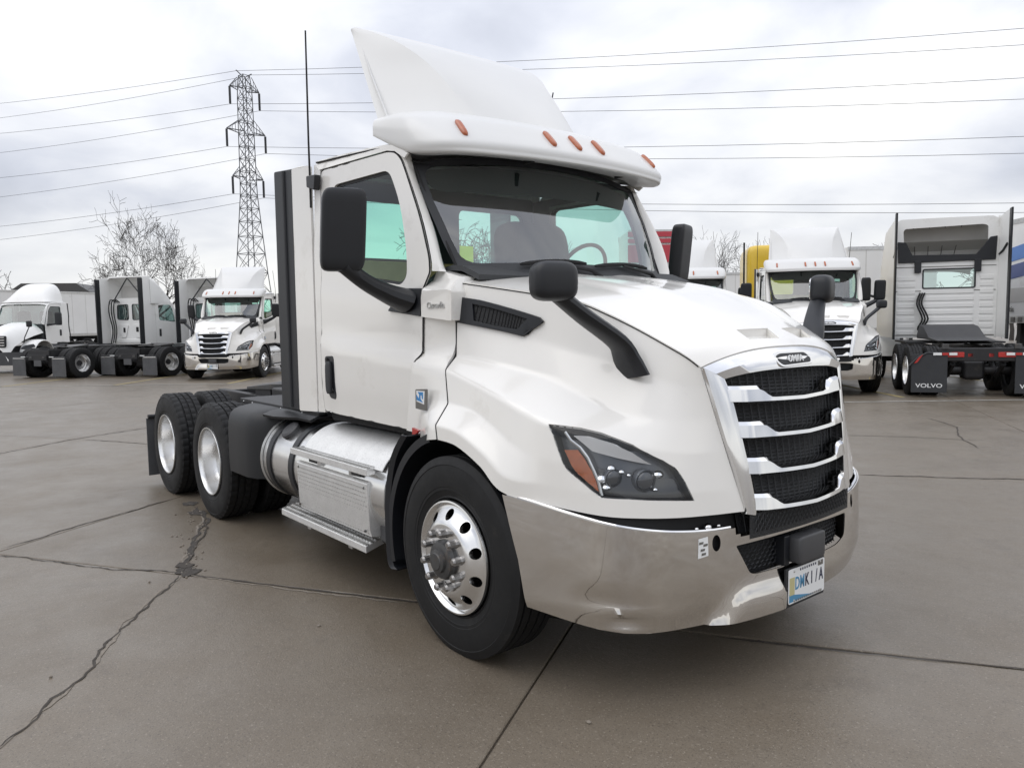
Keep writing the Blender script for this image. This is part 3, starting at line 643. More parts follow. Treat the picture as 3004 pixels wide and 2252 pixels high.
    win = rounded([(-1.60, 2.578), (-1.60, 2.02), (-1.18, 1.945), (-.74, 1.888), (-.672, 1.935), (-.670, 2.087), (-.735, 2.342), (-.872, 2.562)], [.07, .08, .1, .05, .06, .1, .2, .07])
    def doorY(x, z):
        zc_ = 1.448+(-.571-x)*.0742; d = sstep(zc_+.085, zc_-.004, z)*(.45+.55*sstep(-1.74, -1.50, x))
        y = 1.0+.036*d-.016*sstep(1.28, 1.05, z)-.020*sstep(2.05, 2.7, z)
        wl = 1.80+(-.5-x)*.13; y += .010*sstep(wl+.02, wl-.10, z)*(1-d)              # sill swells out below the window line
        return y
    for s in (-1, 1):
        dfn = lambda x, z, o=0.: (x, s*(doorY(x, z)+o), z)
        D = panel(rounded(door, [.05, .04, .03, .04, .02, .01, .01, .02, .05, .1, .05, .03, .05, .06]), [win], .055, dfn).build('door', white, T, solid=.014, ang=40)
        dl = rounded(door, [.05, .04, .03, .04, .02, .01, .01, .02, .05, .1, .05, .03, .05, .06]); MB().tube([dfn(x, z, .0025) for x, z in resample(dl, .06)+[dl[0]]], .0052, 6).build('door_gap_line', black, D)  # black tube along the edge stands in for the shaded door gap
        edge_band(win, lambda x, z: dfn(x, z, .002), lambda x, z: dfn(x, z, -.045)).build('window_seal', black, D)
        rim = [((x+1.17)*.965-1.17, (z-2.24)*.95+2.24) for x, z in win]
        panel(win, [rim], .06, lambda x, z: dfn(x, z, -.012)).build('window_seal', trim, D)
        panel(rim, [], .15, lambda x, z: dfn(x, z, -.016)).build('window_pane', glass_t, D)
        if True:
            h = [(-1.722, 1.455), (-1.565, 1.462), (-1.545, 1.20), (-1.565, 1.17), (-1.66, 1.175), (-1.69, 1.225)]
            hd = MB().prism(rounded(h, .03), lambda x, z: dfn(x, z, .002), lambda x, z: dfn(x, z, .010)).build('door_handle', plastic, D, bevel=.004)
            MB().rbox((-1.625, s*(doorY(-1.62, 1.33)+.022), 1.315), (.075, .028, .22), .5, 16, 10).build('handle_grip', trim, hd)
            MB().lathe([(.016, 0), (.014, .006), (0, .006)], c=(-1.655, s*(doorY(-1.6, 1.43)+.012), 1.430), n=14).build('lock', black, hd)
        # mirror and its arm
        base = MB().prism(rounded([(-.86, 1.742), (-.505, 1.705), (-.508, 1.860), (-.70, 1.868)], .012), lambda x, z: dfn(x, z, .0), lambda x, z: dfn(x, z, .022)).build('mirror_base', plastic, D, bevel=.005)
        M3 = Matrix.Rotation(s*R(20), 3, 'Z'); hd = MB().rbox((0, 0, 0), (.105, .235, .43), .28, 28, 16, M3)
        hd.v = [(x-.655+.05*(z/.4), y+s*1.405, z+2.165) for x, y, z in hd.v]; mo = hd.build('side_mirror', plastic, T)
        gl = MB().rbox((0, 0, 0), (.010, .19, .37), .25, 24, 8, M3); gl.v = [(x-.700+.05*(z/.4), y+s*1.389, z+2.165) for x, y, z in gl.v]; gl.build('mirror_glass', chrome, mo)
        pts = cr(np.array([(-.665, s*1.02, 1.795), (-.68, s*1.13, 1.835), (-.685, s*1.27, 1.90), (-.67, s*1.40, 1.985)]), np.linspace(0, 3, 13)); rr = cr(np.array([(.070, .13), (.055, .085), (.045, .06), (.045, .05)]), np.linspace(0, 3, 13))
        MB().tube(pts, [tuple(r) for r in rr], 12, flat=(0, 0, 1)).build('mirror_arm', plastic, mo)
        # hinge cover, cowl panel
        hc = [(-.498, 1.858), (-.500, 1.703), (-.210, 1.678), (-.205, 1.829), (-.245, 1.911), (-.44, 1.954), (-.488, 1.946)]
        hY = lambda x, z: 1.028-.095*sstep(1.835, 1.925, z)
        hcov = panel(rounded(hc, .008), [], .05, lambda x, z: (x, s*hY(x, z), z)); k = len(hcov.v)
        e = edge_band(resample(rounded(hc, .008), .05), lambda x, z: (x, s*hY(x, z), z), lambda x, z: (x, s*(hY(x, z)-.10), z)); hcov.add(e.v, e.f); hcov = hcov.build('hinge_cover', white, T, ang=35)
        rt = (1, 0, 0) if s < 0 else (-1, 0, 0)
        text_mesh('Cascadia', .048, 'name_badge', alud, hcov, frame_mat((-.352, s*1.031, 1.762), rt, (0, 0, 1)), .003, bold=True)
        cp = [(-.500, 1.70), (-.508, 1.500), (-.575, 1.442), (-.632, 1.062), (-.56, 1.060), (-.46, 1.055), (-.40, 1.012), (-.33, 1.040), (-.22, 1.066), (-.128, 1.080), (-.148, 1.15), (-.178, 1.25), (-.241, 1.42), (-.255, 1.488), (-.258, 1.69)]
        def cY(x, z):
            yl = np.interp(z, [1.0, 1.08, 1.15, 1.25, 1.41, 1.435, 1.50, 1.56, 1.72], [1.19, 1.185, 1.178, 1.08, 1.050, 1.040, .975, .955, .955]); yr = np.interp(z, [1.0, 1.3, 1.44, 1.50, 1.72], [1.055, 1.047, 1.042, 1.002, 1.0])
            q = sstep(-.56, -.14, x); return yr+(yl-yr)*q
        CP = panel(cp, [], .035, lambda x, z: (x, s*cY(x, z), z)).build('cowl_panel', white, T, solid=.014, ang=45)
        MB().tube([skin_pt(9, v, .004, s) for v in np.linspace(0, 5.6, 40)], .005, 6).build('fender_gap_line', black, CP)  # black tube draws the shade in the fender to cowl gap
        rt = (1, 0, 0) if s < 0 else (-1, 0, 0)
        by_ = max(cY(x_, z_) for z_ in (1.2, 1.23, 1.26, 1.29, 1.32) for x_ in (-.452, -.42, -.39, -.36, -.338))+.003
        bY = lambda x: by_
        _u = lambda x: float(np.interp(x, [-.452, -.338], [max(cY(-.452, z_) for z_ in (1.2, 1.25, 1.31))+.004, max(cY(x_, z_) for z_ in (1.2, 1.25, 1.32) for x_ in (-.338, -.36))+.010]))
        bo = rounded([(-.452, 1.310), (-.338, 1.318), (-.346, 1.20), (-.455, 1.205)], .006)
        bd = MB().prism(bo, lambda x, z: (x, s*(bY(x)+.004), z), lambda x, z: (x, s*(bY(x)+.012), z)).build('side_badge', badge_g, T, bevel=.001)
        MB().prism([(-.440, 1.303), (-.358, 1.306), (-.366, 1.233), (-.440, 1.246)], lambda x, z: (x, s*(bY(x)+.010), z), lambda x, z: (x, s*(bY(x)+.0135), z)).build('badge_face', plate_w, bd)
        MB().prism([(-.425, 1.298), (-.372, 1.299), (-.374, 1.262), (-.385, 1.262), (-.386, 1.281), (-.398, 1.281), (-.398, 1.262), (-.376, 1.243), (-.438, 1.253), (-.438, 1.283), (-.416, 1.262), (-.410, 1.284)], lambda x, z: (x, s*(bY(x)+.012), z), lambda x, z: (x, s*(bY(x)+.0145), z)).build('badge_mark', badge_b, bd)
        # B pillar, roof rail, A pillar
        bp_ = [(-1.890, 1.062), (-1.788, 1.066), (-1.783, 2.705), (-1.875, 2.755)]
        panel(bp_, [], .12, lambda x, z: (x, s*(1.0-.02*sstep(2.05, 2.7, z)), z)).build('cab_pillar', white, T, solid=.014)
        rr_ = [(-1.875, 2.760), (-1.80, 2.706), (-.89, 2.674), (-.80, 2.655), (-.70, 2.60), (-.66, 2.62), (-.80, 2.69), (-.92, 2.712), (-1.84, 2.778)]
        panel(rr_, [], .08, lambda x, z: (x, s*(.984-.02*sstep(2.70, 2.78, z)), z)).build('roof_rail', white, T, solid=.012)
        MB().tube([(-1.85, s*.980, 2.765), (-1.4, s*.983, 2.735), (-.92, s*.983, 2.700), (-.80, s*.984, 2.672), (-.72, s*.984, 2.625)], .006, 6).build('drip_rail', black, T)
        Dp = [(-.79, 2.648), (-.735, 2.60), (-.688, 2.53), (-.518, 2.24), (-.438, 2.03), (-.432, 1.950)]
        Wp = [(-.735, 2.640), (-.712, 2.575), (-.672, 2.48), (-.515, 2.20), (-.435, 2.00), (-.395, 1.945)]
        d_, w_ = curve2(Dp, 20), curve2(Wp, 20)
        MB().grid([[(p[0]-.004, s*.965, p[1]) for p in d_], [(p[0]+.004, s*(.998-.018*sstep(2.05, 2.7, p[1])), p[1]) for p in d_], [((p[0]+q[0])/2+.014, s*.968, (p[1]+q[1])/2) for p, q in zip(d_, w_)], [(q[0]+.004, s*.928, q[1]) for q in w_], [(q[0]-.03, s*.90, q[1]) for q in w_]]).build('windscreen_pillar', white, T)
        # extender behind the cab
        panel(rounded([(-2.20, 1.045), (-1.905, 1.06), (-1.90, 2.752), (-2.19, 2.775)], .02), [], .2, lambda x, z: (x, s*(1.0+.012*(-1.9-x)), z)).build('cab_extender', white, T, solid=.02, bevel=.004)
        MB().prism(rounded([(-2.50, 1.045), (-2.206, 1.043), (-2.196, 2.778), (-2.49, 2.80)], .02), lambda x, z: (x, s*(.985+.03*(-2.2-x)), z), lambda x, z: (x, s*(1.008+.05*(-2.2-x)), z)).build('rubber_extender', plastic, T, bevel=.008)
        MB().tube([(-2.33, s*1.018, 1.06), (-2.325, s*1.018, 2.78)], .012, 6).build('rubber_rib', trim, T)
        # antenna on its bracket
        br = MB().prism(rounded([(-1.885, 2.675), (-1.745, 2.665), (-1.77, 2.565), (-1.885, 2.60)], .012), lambda x, z: (x, s*1.0, z), lambda x, z: (x, s*1.045, z)).build('antenna_bracket', plastic, T, bevel=.006)
        MB().tube([(-1.852, s*1.03, 2.46), (-1.855, s*1.03, 2.9), (-1.865, -1.02, 3.63) if s < 0 else (-1.66, 1.03, 3.53)], [.008, .0065, .0055], 8).build('antenna', black, br)
        # interior door trim
    # rear wall with two windows
    W2 = [rounded([(s*.20, 2.14), (s*.84, 2.14), (s*.84, 2.545), (s*.20, 2.545)], .06) for s in (-1, 1)]
    outer = rounded([(-.985, 1.06), (.985, 1.06), (.985, 2.72), (.90, 2.80), (-.90, 2.80), (-.985, 2.72)], .03)
    BW = panel(outer, W2, .12, lambda y, z: (-1.882, y, z)).build('rear_wall', whitef, T, solid=.012)
    for w_ in W2: panel(w_, [], .3, lambda y, z: (-1.884, y, z)).build('rear_window', glass_t, BW)
    lin = panel(rounded([(-.965, 1.10), (.965, 1.10), (.965, 2.68), (-.965, 2.68)], .03), W2, .2, lambda y, z: (-1.855, y, z)).build('rear_lining', interior, T)
    MB().b2(-1.852, -1.835, -.93, .93, 1.5, 2.12).build('rear_trim_panel', tan, T, bevel=.01)
    MB().add([(-1.872, .205, 2.145), (-1.872, .345, 2.145), (-1.872, .345, 2.27), (-1.872, .205, 2.27)], [(0, 1, 2, 3)]).build('paper_note', MATS['translucent'], lin)
    # roof
    X = [(-1.895, 2.775, 2.83), (-1.5, 2.755, 2.835), (-1.1, 2.725, 2.82), (-.85, 2.70, 2.79), (-.66, 2.635, 2.69)]; Xd = curve2(X, 15)
    MB().grid([[(x, y*.965 if abs(y) > .99 else y*.965, zr+(zc2-zr)*(1-abs(y)**4)) for y in np.linspace(-1, 1, 25)] for x, zr, zc2 in Xd]).build('cab_roof', white, T, solid=.012)
    MB().grid([[(x, y*.94, zr-.06) for y in np.linspace(-1, 1, 5)] for x, zr, zc2 in Xd]).build('headliner', interior, T)
    # windscreen
    def ws(a, t, off=0.):
        ye = np.interp(t, [0, .3, .65, 1], [.842, .893, .925, .918]); xe = np.interp(t, [0, .09, .39, .93, 1], [-.352, -.425, -.512, -.700, -.712]); ze = 1.935+.655*t; xc = -.15-.435*t; zc3 = 1.935+.722*t
        k = 1-abs(a)**2.3; x, z = xe+(xc-xe)*k, ze+(zc3-ze)*k; n = Vector((.84, a*.45, .46)).normalized(); return (x+n.x*off, a*ye+n.y*off, z+n.z*off)
    wo = rounded([(-1, .02), (-.9, 0), (.9, 0), (1, .02), (1, .99), (.93, 1.0), (-.93, 1.0), (-1, .99)], [.06, .06, .06, .06, .09, .03, .03, .09])
    wi = rounded([(-.945, .09), (.945, .09), (.955, .94), (-.955, .94)], [.1, .1, .1, .1])
    WSP = panel(wo, [], .07, lambda a, t: ws(a, t)).build('windscreen', glass, T, ang=80)
    panel(wo, [wi], .07, lambda a, t: ws(a, t, .003)).build('windscreen_border', trim, WSP, ang=80)
    MB().tube([ws(*p, .002) for p in wo]+[ws(*wo[0], .002)], .009, 6).build('windscreen_gasket', black, WSP)
    # black strip just inside the top of the windscreen, and wipers
    sh = rounded([(-.93, .74), (-.5, .70), (.5, .70), (.93, .74), (.955, .94), (-.955, .94)], [.12, .3, .3, .12, .05, .05])
    panel(sh, [], .1, lambda a, t: ws(a, t, -.03)).build('screen_top_strip', black, T, ang=80)
    for a0, a1 in ((-.62, -.10), (-.02, .62)):
        p0, p1 = ws(a1, .075, .03), ws(a0, .045, .022)
        w_ = MB().tube([ws(a0+(a1-a0)*q, .062+.030*math.sin(q*2.6), .026) for q in np.linspace(0, 1, 9)], [.008]+[.012]*7+[.008], 6).build('wiper', black, T)
        MB().tube([ws(a0+(a1-a0)*.45, .07, .035), ws(a1+.02, .02, .03), ws(a1+.10, -.03, .02)], [.007, .012, .016], 8).build('wiper_arm', black, w_)
    # interior
    MB().grid([[(-.40-.30*q, y, 1.97-.10*q*q) for y in np.linspace(-.88, .88, 9)] for q in (-.8, -.3, 0, .4, .8)]).build('dashboard', interior, T, solid=.03)
    MB().b2(-1.84, -.45, -.90, .90, 1.15, 1.30).build('cab_floor', interior, T)
    box_part('instrument_panel', interior, T, -.68, -.42, -.90, .90, 1.35, 1.93, .04)
    for s in (-1, 1):
        panel([(-1.84, 1.20), (-.55, 1.20), (-.55, 1.87), (-1.18, 1.925), (-1.66, 2.0), (-1.84, 2.0)], [], .3, lambda x, z: (x, s*.955, z)).build('door_lining', interior, T)
        panel([(-1.84, 2.0), (-1.64, 2.0), (-1.64, 2.60), (-1.0, 2.60), (-.95, 2.66), (-1.84, 2.66)], [], .3, lambda x, z: (x, s*.955, z)).build('pillar_lining', interior, T)
        sx, sy, hz, wd = (-1.25, .47, .0, .66) if s > 0 else (-1.05, -.36, -.46, .42)
        st_ = MB().rbox((sx-.02, sy, 2.03+hz), (.16, wd, .74), .35, 28, 14, Matrix.Rotation(R(-8), 3, 'Y')).build('seat', seat_m, T)
        MB().rbox((sx+.22, sy, 1.66), (.50, wd, .16), .45, 20, 10).build('seat_cushion', seat_m, st_)
        MB().rbox((sx+.03, sy, 2.22+hz), (.13, wd*.72, .30), .45, 20, 10).build('headrest', seat_m, st_)
        if s > 0: MB().rbox((sx-.06, sy, 2.30), (.14, wd*.80, .18), .5, 20, 10).build('headrest', seat_m, st_)
        MB().tube([(sx+.1, sy, 1.28), (sx+.1, sy, 1.62)], .16, 12).build('seat_base', interior, st_)
    M3 = Matrix.Rotation(R(28), 4, 'Y'); tor = MB()
    th = np.linspace(0, 2*math.pi, 33)[:-1]; ring = [[tuple((M3 @ Vector((.014*math.cos(p), (.215+.014*math.sin(p))*math.cos(t), (.215+.014*math.sin(p))*math.sin(t))))[:3]) for p in np.linspace(0, 2*math.pi, 9)[:-1]] for t in np.append(th, 0)]
    tor.grid(ring, closed=True); tor.v = [(x-.80, y+.50, z+2.0) for x, y, z in tor.v]; sw = tor.build('steering_wheel', trim, T)
    MB().tube([(-.80, .5, 2.0), (-.55, .5, 1.78)], .04, 10).tube([(-.80, .3, 2.0), (-.80, .7, 2.0)], .016, 8).build('steering_column', trim, sw)
    # ---------------- roof visor with marker lamps
    st0 = [[(-.55, 0, 2.650), (-.285, 0, 2.600), (-.262, 0, 2.625), (-.268, 0, 2.665), (-.335, 0, 2.735), (-.43, 0, 2.82), (-.58, 0, 2.886)], [(-.56, .4, 2.645), (-.305, .4, 2.598), (-.283, .4, 2.623), (-.288, .4, 2.663), (-.355, .4, 2.733), (-.45, .395, 2.82), (-.60, .38, 2.886)], [(-.60, .70, 2.635), (-.365, .74, 2.595), (-.345, .75, 2.62), (-.350, .755, 2.66), (-.42, .755, 2.735), (-.515, .735, 2.82), (-.645, .69, 2.884)], [(-.66, .84, 2.625), (-.440, .88, 2.595), (-.420, .895, 2.62), (-.424, .90, 2.66), (-.50, .895, 2.735), (-.60, .865, 2.825), (-.69, .81, 2.884)], [(-.71, .92, 2.63), (-.560, .965, 2.605), (-.545, .98, 2.63), (-.55, .985, 2.67), (-.61, .98, 2.75), (-.69, .95, 2.835), (-.78, .89, 2.888)], [(-.80, .945, 2.68), (-.72, .985, 2.645), (-.71, .998, 2.67), (-.71, 1.0, 2.71), (-.76, .995, 2.78), (-.83, .97, 2.855), (-.89, .92, 2.896)], [(-1.07, .955, 2.80), (-1.06, .98, 2.79), (-1.055, .985, 2.80), (-1.055, .985, 2.82), (-1.06, .982, 2.85), (-1.075, .965, 2.885), (-1.095, .93, 2.908)]]
    half = np.array(st0); full_ = np.concatenate([half[:0:-1]*np.array([1, -1, 1]), half]); dn = cr(full_, np.linspace(0, len(full_)-1, 97)); dn = np.swapaxes(cr(np.swapaxes(dn, 0, 1), np.linspace(0, 6, 31), .4), 0, 1)
    m = MB().grid(dn)
    m.grid([dn[:, -1], [(p[0]-.012, p[1]*.985, p[2]+.002) for p in dn[:, -1]], [(p[0]-.10, p[1]*.90, p[2]+.010) for p in dn[:, -1]], [(-1.1, p[1]*.6, 2.90) for p in dn[:, -1]]])
    for k in (0, 96): m.add([tuple(p) for p in dn[k]], [tuple(range(31))])
    VZ = m.build('roof_visor', white2, T, ang=50)
    def vis(y, z):                      # visor front at height z in the section nearest to y
        u = np.argmin(np.abs(dn[20:77, 15, 1]-y))+20; c_ = dn[u, 12:, :]; return np.array([np.interp(z, c_[:, 2], c_[:, k]) for k in range(3)])
    for y in (-.795, -.18, 0, .18, .795):
        a, b = vis(y, 2.685), vis(y, 2.795); u_ = (b-a)/np.linalg.norm(b-a); lat = np.array([-.75*y if abs(y) > .5 else -.12*y, 1, 0]); lat /= np.linalg.norm(lat); nrm = np.cross(lat, u_); nrm /= np.linalg.norm(nrm)
        if nrm[0] < 0: nrm = -nrm
        M3 = Matrix(((nrm[0], lat[0], u_[0]), (nrm[1], lat[1], u_[1]), (nrm[2], lat[2], u_[2])))
        q = MB().rbox((0, 0, 0), (.040, .038, .145), .55, 18, 12, M3); c_ = (a+b)/2+nrm*.002; q.v = [(p[0]+c_[0], p[1]+c_[1], p[2]+c_[2]) for p in q.v]
        q.build('marker_lamp', amber, VZ)
    for y in (-.25, .55): MB().b2(-.52, -.44, y-.012, y+.012, 2.618, 2.640).build('visor_bracket', black, VZ)
    # ---------------- roof fairing
    cr_ = [(-1.70, .728, 3.662), (-1.53, .665, 3.585), (-1.33, .590, 3.470), (-1.14, .512, 3.310), (-.97, .470, 3.135), (-.84, .445, 2.985), (-.74, .43, 2.86)]; ck = curve2(cr_, 30)
    m = MB(); rows = []
    for k, p in enumerate(ck):
        w = k/29; bl = .010+.115*sstep(.15, 1, w); rows.append([(p[0]+bl*(1-abs(t)**2), t*p[1], p[2]+.008*(1-t*t)) for t in np.linspace(-1, 1, 21)])
    m.grid(rows)
    re = curve2([(-1.735, .745, 3.655), (-1.48, .80, 3.30), (-1.17, .86, 2.86)], 30)
    for s in (-1, 1):
        rr_ = []
        for q in np.linspace(0, 1, 9): rr_.append([(a[0]+(b[0]-a[0])*q, s*(a[1]+(b[1]-a[1])*q+.010*math.sin(q*3.14)), a[2]+(b[2]-a[2])*q) for a, b in zip(ck, re)])
        m.grid(rr_)
    RF = m.build('roof_fairing', white2, T, solid=.012, ang=22)
    for s in (-1, 1): MB().tube([(-1.625, s*.742, 3.56), (-1.40, s*.788, 3.26), (-1.10, s*.835, 2.88)], [.002, .007, .009], 6).build('fairing_rib', white2, RF)
    # ---------------- chassis, tank, steps, deck
    for s in (-1, 1): MB().b2(-5.62, .95, s*.40, s*.48, .70, .97).build('frame_rail', frame_m, T, bevel=.008)
    box_part('cross_member', frame_m, T, -5.64, -5.56, -.48, .48, .72, .95)
    box_part('engine_block', frame_m, T, -1.6, .85, -.38, .38, .55, 1.40, .05); box_part('radiator', frame_m, T, .86, 1.0, -.46, .46, .45, 1.38, .01); box_part('underbody_blocker', black, T, -1.9, .80, -.62, .62, .42, .56, .03)  # belly pan and radiator box added, unseen, to deepen the shade below
    box_part('cab_underside', black, T, -1.86, -.62, -.93, .93, 1.0, 1.09, .02)
    for x in (WB1, WB2):
        box_part('axle_housing', frame_m, T, x-.2, x+.2, -.2, .2, .32, .72, .08)
        for s in (-1, 1): MB().tube([(x+.5, s*.44, .72), (x, s*.44, .40), (x-.45, s*.44, .66)], .05, 8).build('suspension_arm', frame_m, T)
    fw = MB().prism(rounded([(-4.95, -.14), (-4.80, -.46), (-4.1, -.46), (-3.95, -.25), (-3.95, .25), (-4.1, .46), (-4.80, .46), (-4.95, .14), (-4.60, .05), (-4.42, .05), (-4.42, -.05), (-4.60, -.05)], .03), lambda x, y: (x, y, 1.045-.03*(x < -4.6)), lambda x, y: (x, y, 1.10-.06*(x < -4.6))).build('fifth_wheel', cast, T, bevel=.006)
    box_part('fifth_wheel_bracket', frame_m, fw, -4.6, -4.2, -.44, -.36, .96, 1.06); box_part('fifth_wheel_bracket', frame_m, fw, -4.6, -4.2, .36, .44, .96, 1.06)
    dk = MB().b2(-3.55, -1.98, -.97, .97, 1.005, 1.045).build('deck_plate', frame_m, T, bevel=.008)
    box_part('deck_box', frame_m, T, -3.9, -3.45, -.55, .55, .95, 1.085, .02)
    rn = random.Random(5)
    for k in range(9): MB().rbox((-4.0+rn.uniform(-.35, 1.2), rn.uniform(-.5, .3), 1.10+rn.uniform(-.02, .07)), (rn.uniform(.12, .3), rn.uniform(.1, .25), rn.uniform(.06, .14)), .5, 10, 6).build('deck_fitting', cast, T)
    for k in range(4): MB().tube([(-2.4, -.3+.12*k, 1.25), (-2.6, -.32+.13*k, 1.12), (-3.0, -.30+.13*k, 1.10), (-3.4, -.2+.1*k, 1.13)], .018, 6).build('air_hose', black, T)
    for k in range(7): MB().sph((-3.45+.2*k, -.972, 1.022), .007, 8, 5).build('deck_rivet', alu, dk)
    for s in (-1, 1):
        box_part('skirt_inner', frame_m, T, -3.12, -1.98, s*.50, s*.84, .42, 1.0, .02)
        # skirt in front of the drive wheels
        m = MB(); pz = [(1.195, .49), (1.20, .60), (1.20, .80), (1.19, .92), (1.15, .985), (1.05, 1.012), (.95, 1.02)]
        m.grid([[(x, s*y, z) for y, z in curve2(pz, 16)] for x in (-3.172, -3.0, -2.8)]); m.grid([[(x, s*(y-dy), z) for y, z in curve2(pz, 16)] for x, dy in ((-2.8, 0), (-2.68, .03), (-2.60, .12), (-2.55, .30))]); m.grid([[(x, s*y, z) for y, z in ((1.13-.10*(x > -2.4), .985), (1.06-.09*(x > -2.4), 1.010), (.95-.05*(x > -2.4), 1.02))] for x in (-2.615, -2.4, -2.2, -1.98)]); m.build('wheel_skirt', skirt_m, T, solid=.02)
        # tank
        yc, zt, rt = s*.865, .655, .305
        tk = MB().lathe([(0, 0), (rt-.03, 0), (rt-.004, .010), (rt, .03), (rt, 1.85), (rt-.02, 1.86)], c=(-2.575, yc, zt), axis='x', n=64).build('fuel_tank', alu, T, ang=40)
        MB().lathe([(rt+.003, -.012), (rt+.012, -.008), (rt+.012, .008), (rt+.002, .012)], c=(-2.560, yc, zt), axis='x', n=64).build('tank_rim', alud, tk)
        for x in (-2.43, -2.03): MB().lathe([(rt+.002, -.038), (rt+.008, -.034), (rt+.008, .034), (rt+.002, .038)], c=(x, yc, zt), axis='x', n=64).build('tank_strap', plastic, tk)
        cp_ = MB().lathe([(.075, 0), (.075, .022), (.06, .034), (0, .036)], axis='z', n=24); Mr = Matrix.Rotation(R(-40*s), 3, 'X'); cp_.v = [tuple(Mr @ Vector(p)+Vector((-2.26, yc+s*.19, zt+.235))) for p in cp_.v]; cp_.build('filler_cap', greyp, tk)
        # upper and lower steps with raised tread
        for nm, x0, x1, xi0, xi1, zt_, yi in (('upper_step', -1.945, -.850, -1.86, -.93, .825, .99), ('lower_step', -2.135, -.885, -2.30, -1.03, .360, .965)):
            m = MB(); pl = [(x0, s*1.205), (x1, s*1.205), (xi1, s*yi), (xi0, s*yi)]
            so = m.prism(pl, lambda x, y: (x, y, zt_-.042), lambda x, y: (x, y, zt_)).build('step', alum_step, T, bevel=.004)
            tr = MB()
            for j in range(4):
                y = 1.185-.05*j
                for k in range(34):
                    q = (k+.5)/34; f_ = (1.205-y)/(1.205-yi); x = (x0+(xi0-x0)*f_)*(1-q)+(x1+(xi1-x1)*f_)*q
                    tr.b2(x-.011, x+.011, s*(y-.012), s*(y+.012), zt_, zt_+.005)
            tr.build('step_tread', alud, so, kind='stuff', smooth=False)
            box_part('step_bracket', alud, so, x0+.35, x0+.40, s*.85, s*1.17, zt_-.08, zt_-.043, .004); box_part('step_bracket', alud, so, x1-.30, x1-.25, s*.85, s*1.17, zt_-.08, zt_-.043, .004)
        # tread plate panel between the steps, and one over the top of the tank
        pz = [(1.02, .745), (1.165, .740), (1.185, .728), (1.172, .45), (1.160, .405), (1.02, .39)]
        m = MB(); m.grid([[(x, s*y, z) for y, z in pz] for x in np.linspace(-1.895, -.895, 6)]); kk = len(pz); m.f += [tuple(range(kk)), tuple(5*kk+q for q in range(kk))]; tp = m.build('tread_plate', alum_step, T, bevel=.004)
        dm = MB()
        for i in range(30):
            for j in range(11):
                z = .425+j*.0275; x = -1.875+i*.0330+(.016 if j % 2 else 0); y = 1.160+.025*(z-.405)/.32
                if x > -.91: continue
                dm.box((x, s*(y+.002), z), (.017, .006, .006))
        dm.build('tread_pattern', alud, tp, kind='stuff', smooth=False)
        for x, z in ((-1.86, .70), (-.93, .70), (-1.86, .44), (-.93, .44)): MB().sph((x, s*1.182, z), .009, 8, 5).build('plate_bolt', cast, tp)
        MB().b2(-1.72, -1.60, s*1.02, s*1.17, .752, .782).build('step_hanger', plastic, tp); MB().b2(-1.12, -1.0, s*1.02, s*1.17, .752, .782).build('step_hanger', plastic, tp)
        A = np.linspace(R(30), R(112), 14); m = MB(); m.grid([[(x, yc+s*(rt+.014)*math.cos(a), zt+(rt+.014)*math.sin(a)) for a in A] for x in np.linspace(-1.86, -.78, 12)]); m.build('tank_cover', alum_step, T, solid=.006)
        box_part('battery_box', alud, T, -1.88, -.92, s*.62, s*.98, .38, .70, .01)
        # mud flap, light bar
        mf = MB().b2(-5.665, -5.650, s*.62, s*1.235, .085, .70).build('mudflap', flap_m, T, bevel=.004)
        MB().tube([(-5.64, s*.45, .72), (-5.64, s*1.22, .72)], .022, 8).build('flap_bracket', frame_m, mf)
        box_part('flap_trim', alu, mf, -5.672, -5.664, s*.66, s*1.20, .665, .69, .002)
        for y in (.18, .33): box_part('tail_lamp', redl, T, -5.66, -5.63, s*(y-.05), s*(y+.05), .80, .88, .008)
    return T
hl_mask = mat('lamp_mask', (.018, .019, .022), .18, .1, coat=1.)
skirt_m = mat('skirt_black', (.009, .010, .012), .5)
hl_chr = mat('lamp_chrome', (.90, .91, .93), .22, .6)
m_ = bpy.data.materials.new('projector'); m_.use_nodes = True; b_ = m_.node_tree.nodes['Principled BSDF']; b_.inputs['Base Color'].default_value = (.02, .022, .026, 1); b_.inputs['Roughness'].default_value = .04; b_.inputs['Coat Weight'].default_value = 1; MATS['projector'] = m_
random.seed(3)
truck = build_tractor('tractor_truck', 'large white day cab tractor truck parked alone in the foreground with dented chrome bumper', None)
# ------------------------------------------------------------------ the yard: base, slabs, cracks, painted lines
GROUND = MB().grid([[(x, y, -.016) for x in np.linspace(-700, 700, 15)] for y in np.linspace(-700, 700, 15)]).build('ground', concrete, smooth=False)
tag(GROUND, kind='structure')
GA = R(32.3); E1, E2 = np.array([math.cos(GA), math.sin(GA)]), np.array([-math.sin(GA), math.cos(GA)])
S0, T0, DS, DT = -.165, -.39, 4.47, 4.70
def st(s, t, z=0.): p = E1*s+E2*t; return (float(p[0]), float(p[1]), z)
m = MB(); hx, hy, ch = DS/2-.006, DT/2-.006, .006
m.add([(-hx, -hy, -.02), (hx, -hy, -.02), (hx, hy, -.02), (-hx, hy, -.02), (-hx, -hy, -.004), (hx, -hy, -.004), (hx, hy, -.004), (-hx, hy, -.004), (-hx+ch, -hy+ch, 0), (hx-ch, -hy+ch, 0), (hx-ch, hy-ch, 0), (-hx+ch, hy-ch, 0)],
      [(8, 9, 10, 11), (0, 1, 5, 4), (1, 2, 6, 5), (2, 3, 7, 6), (3, 0, 4, 7), (4, 5, 9, 8), (5, 6, 10, 9), (6, 7, 11, 10), (7, 4, 8, 11)])
SLAB = m.mesh('slab', concrete, False)
cf = np.array([math.cos(YAW), math.sin(YAW)]); cr_v = np.array([math.sin(YAW), -math.cos(YAW)])
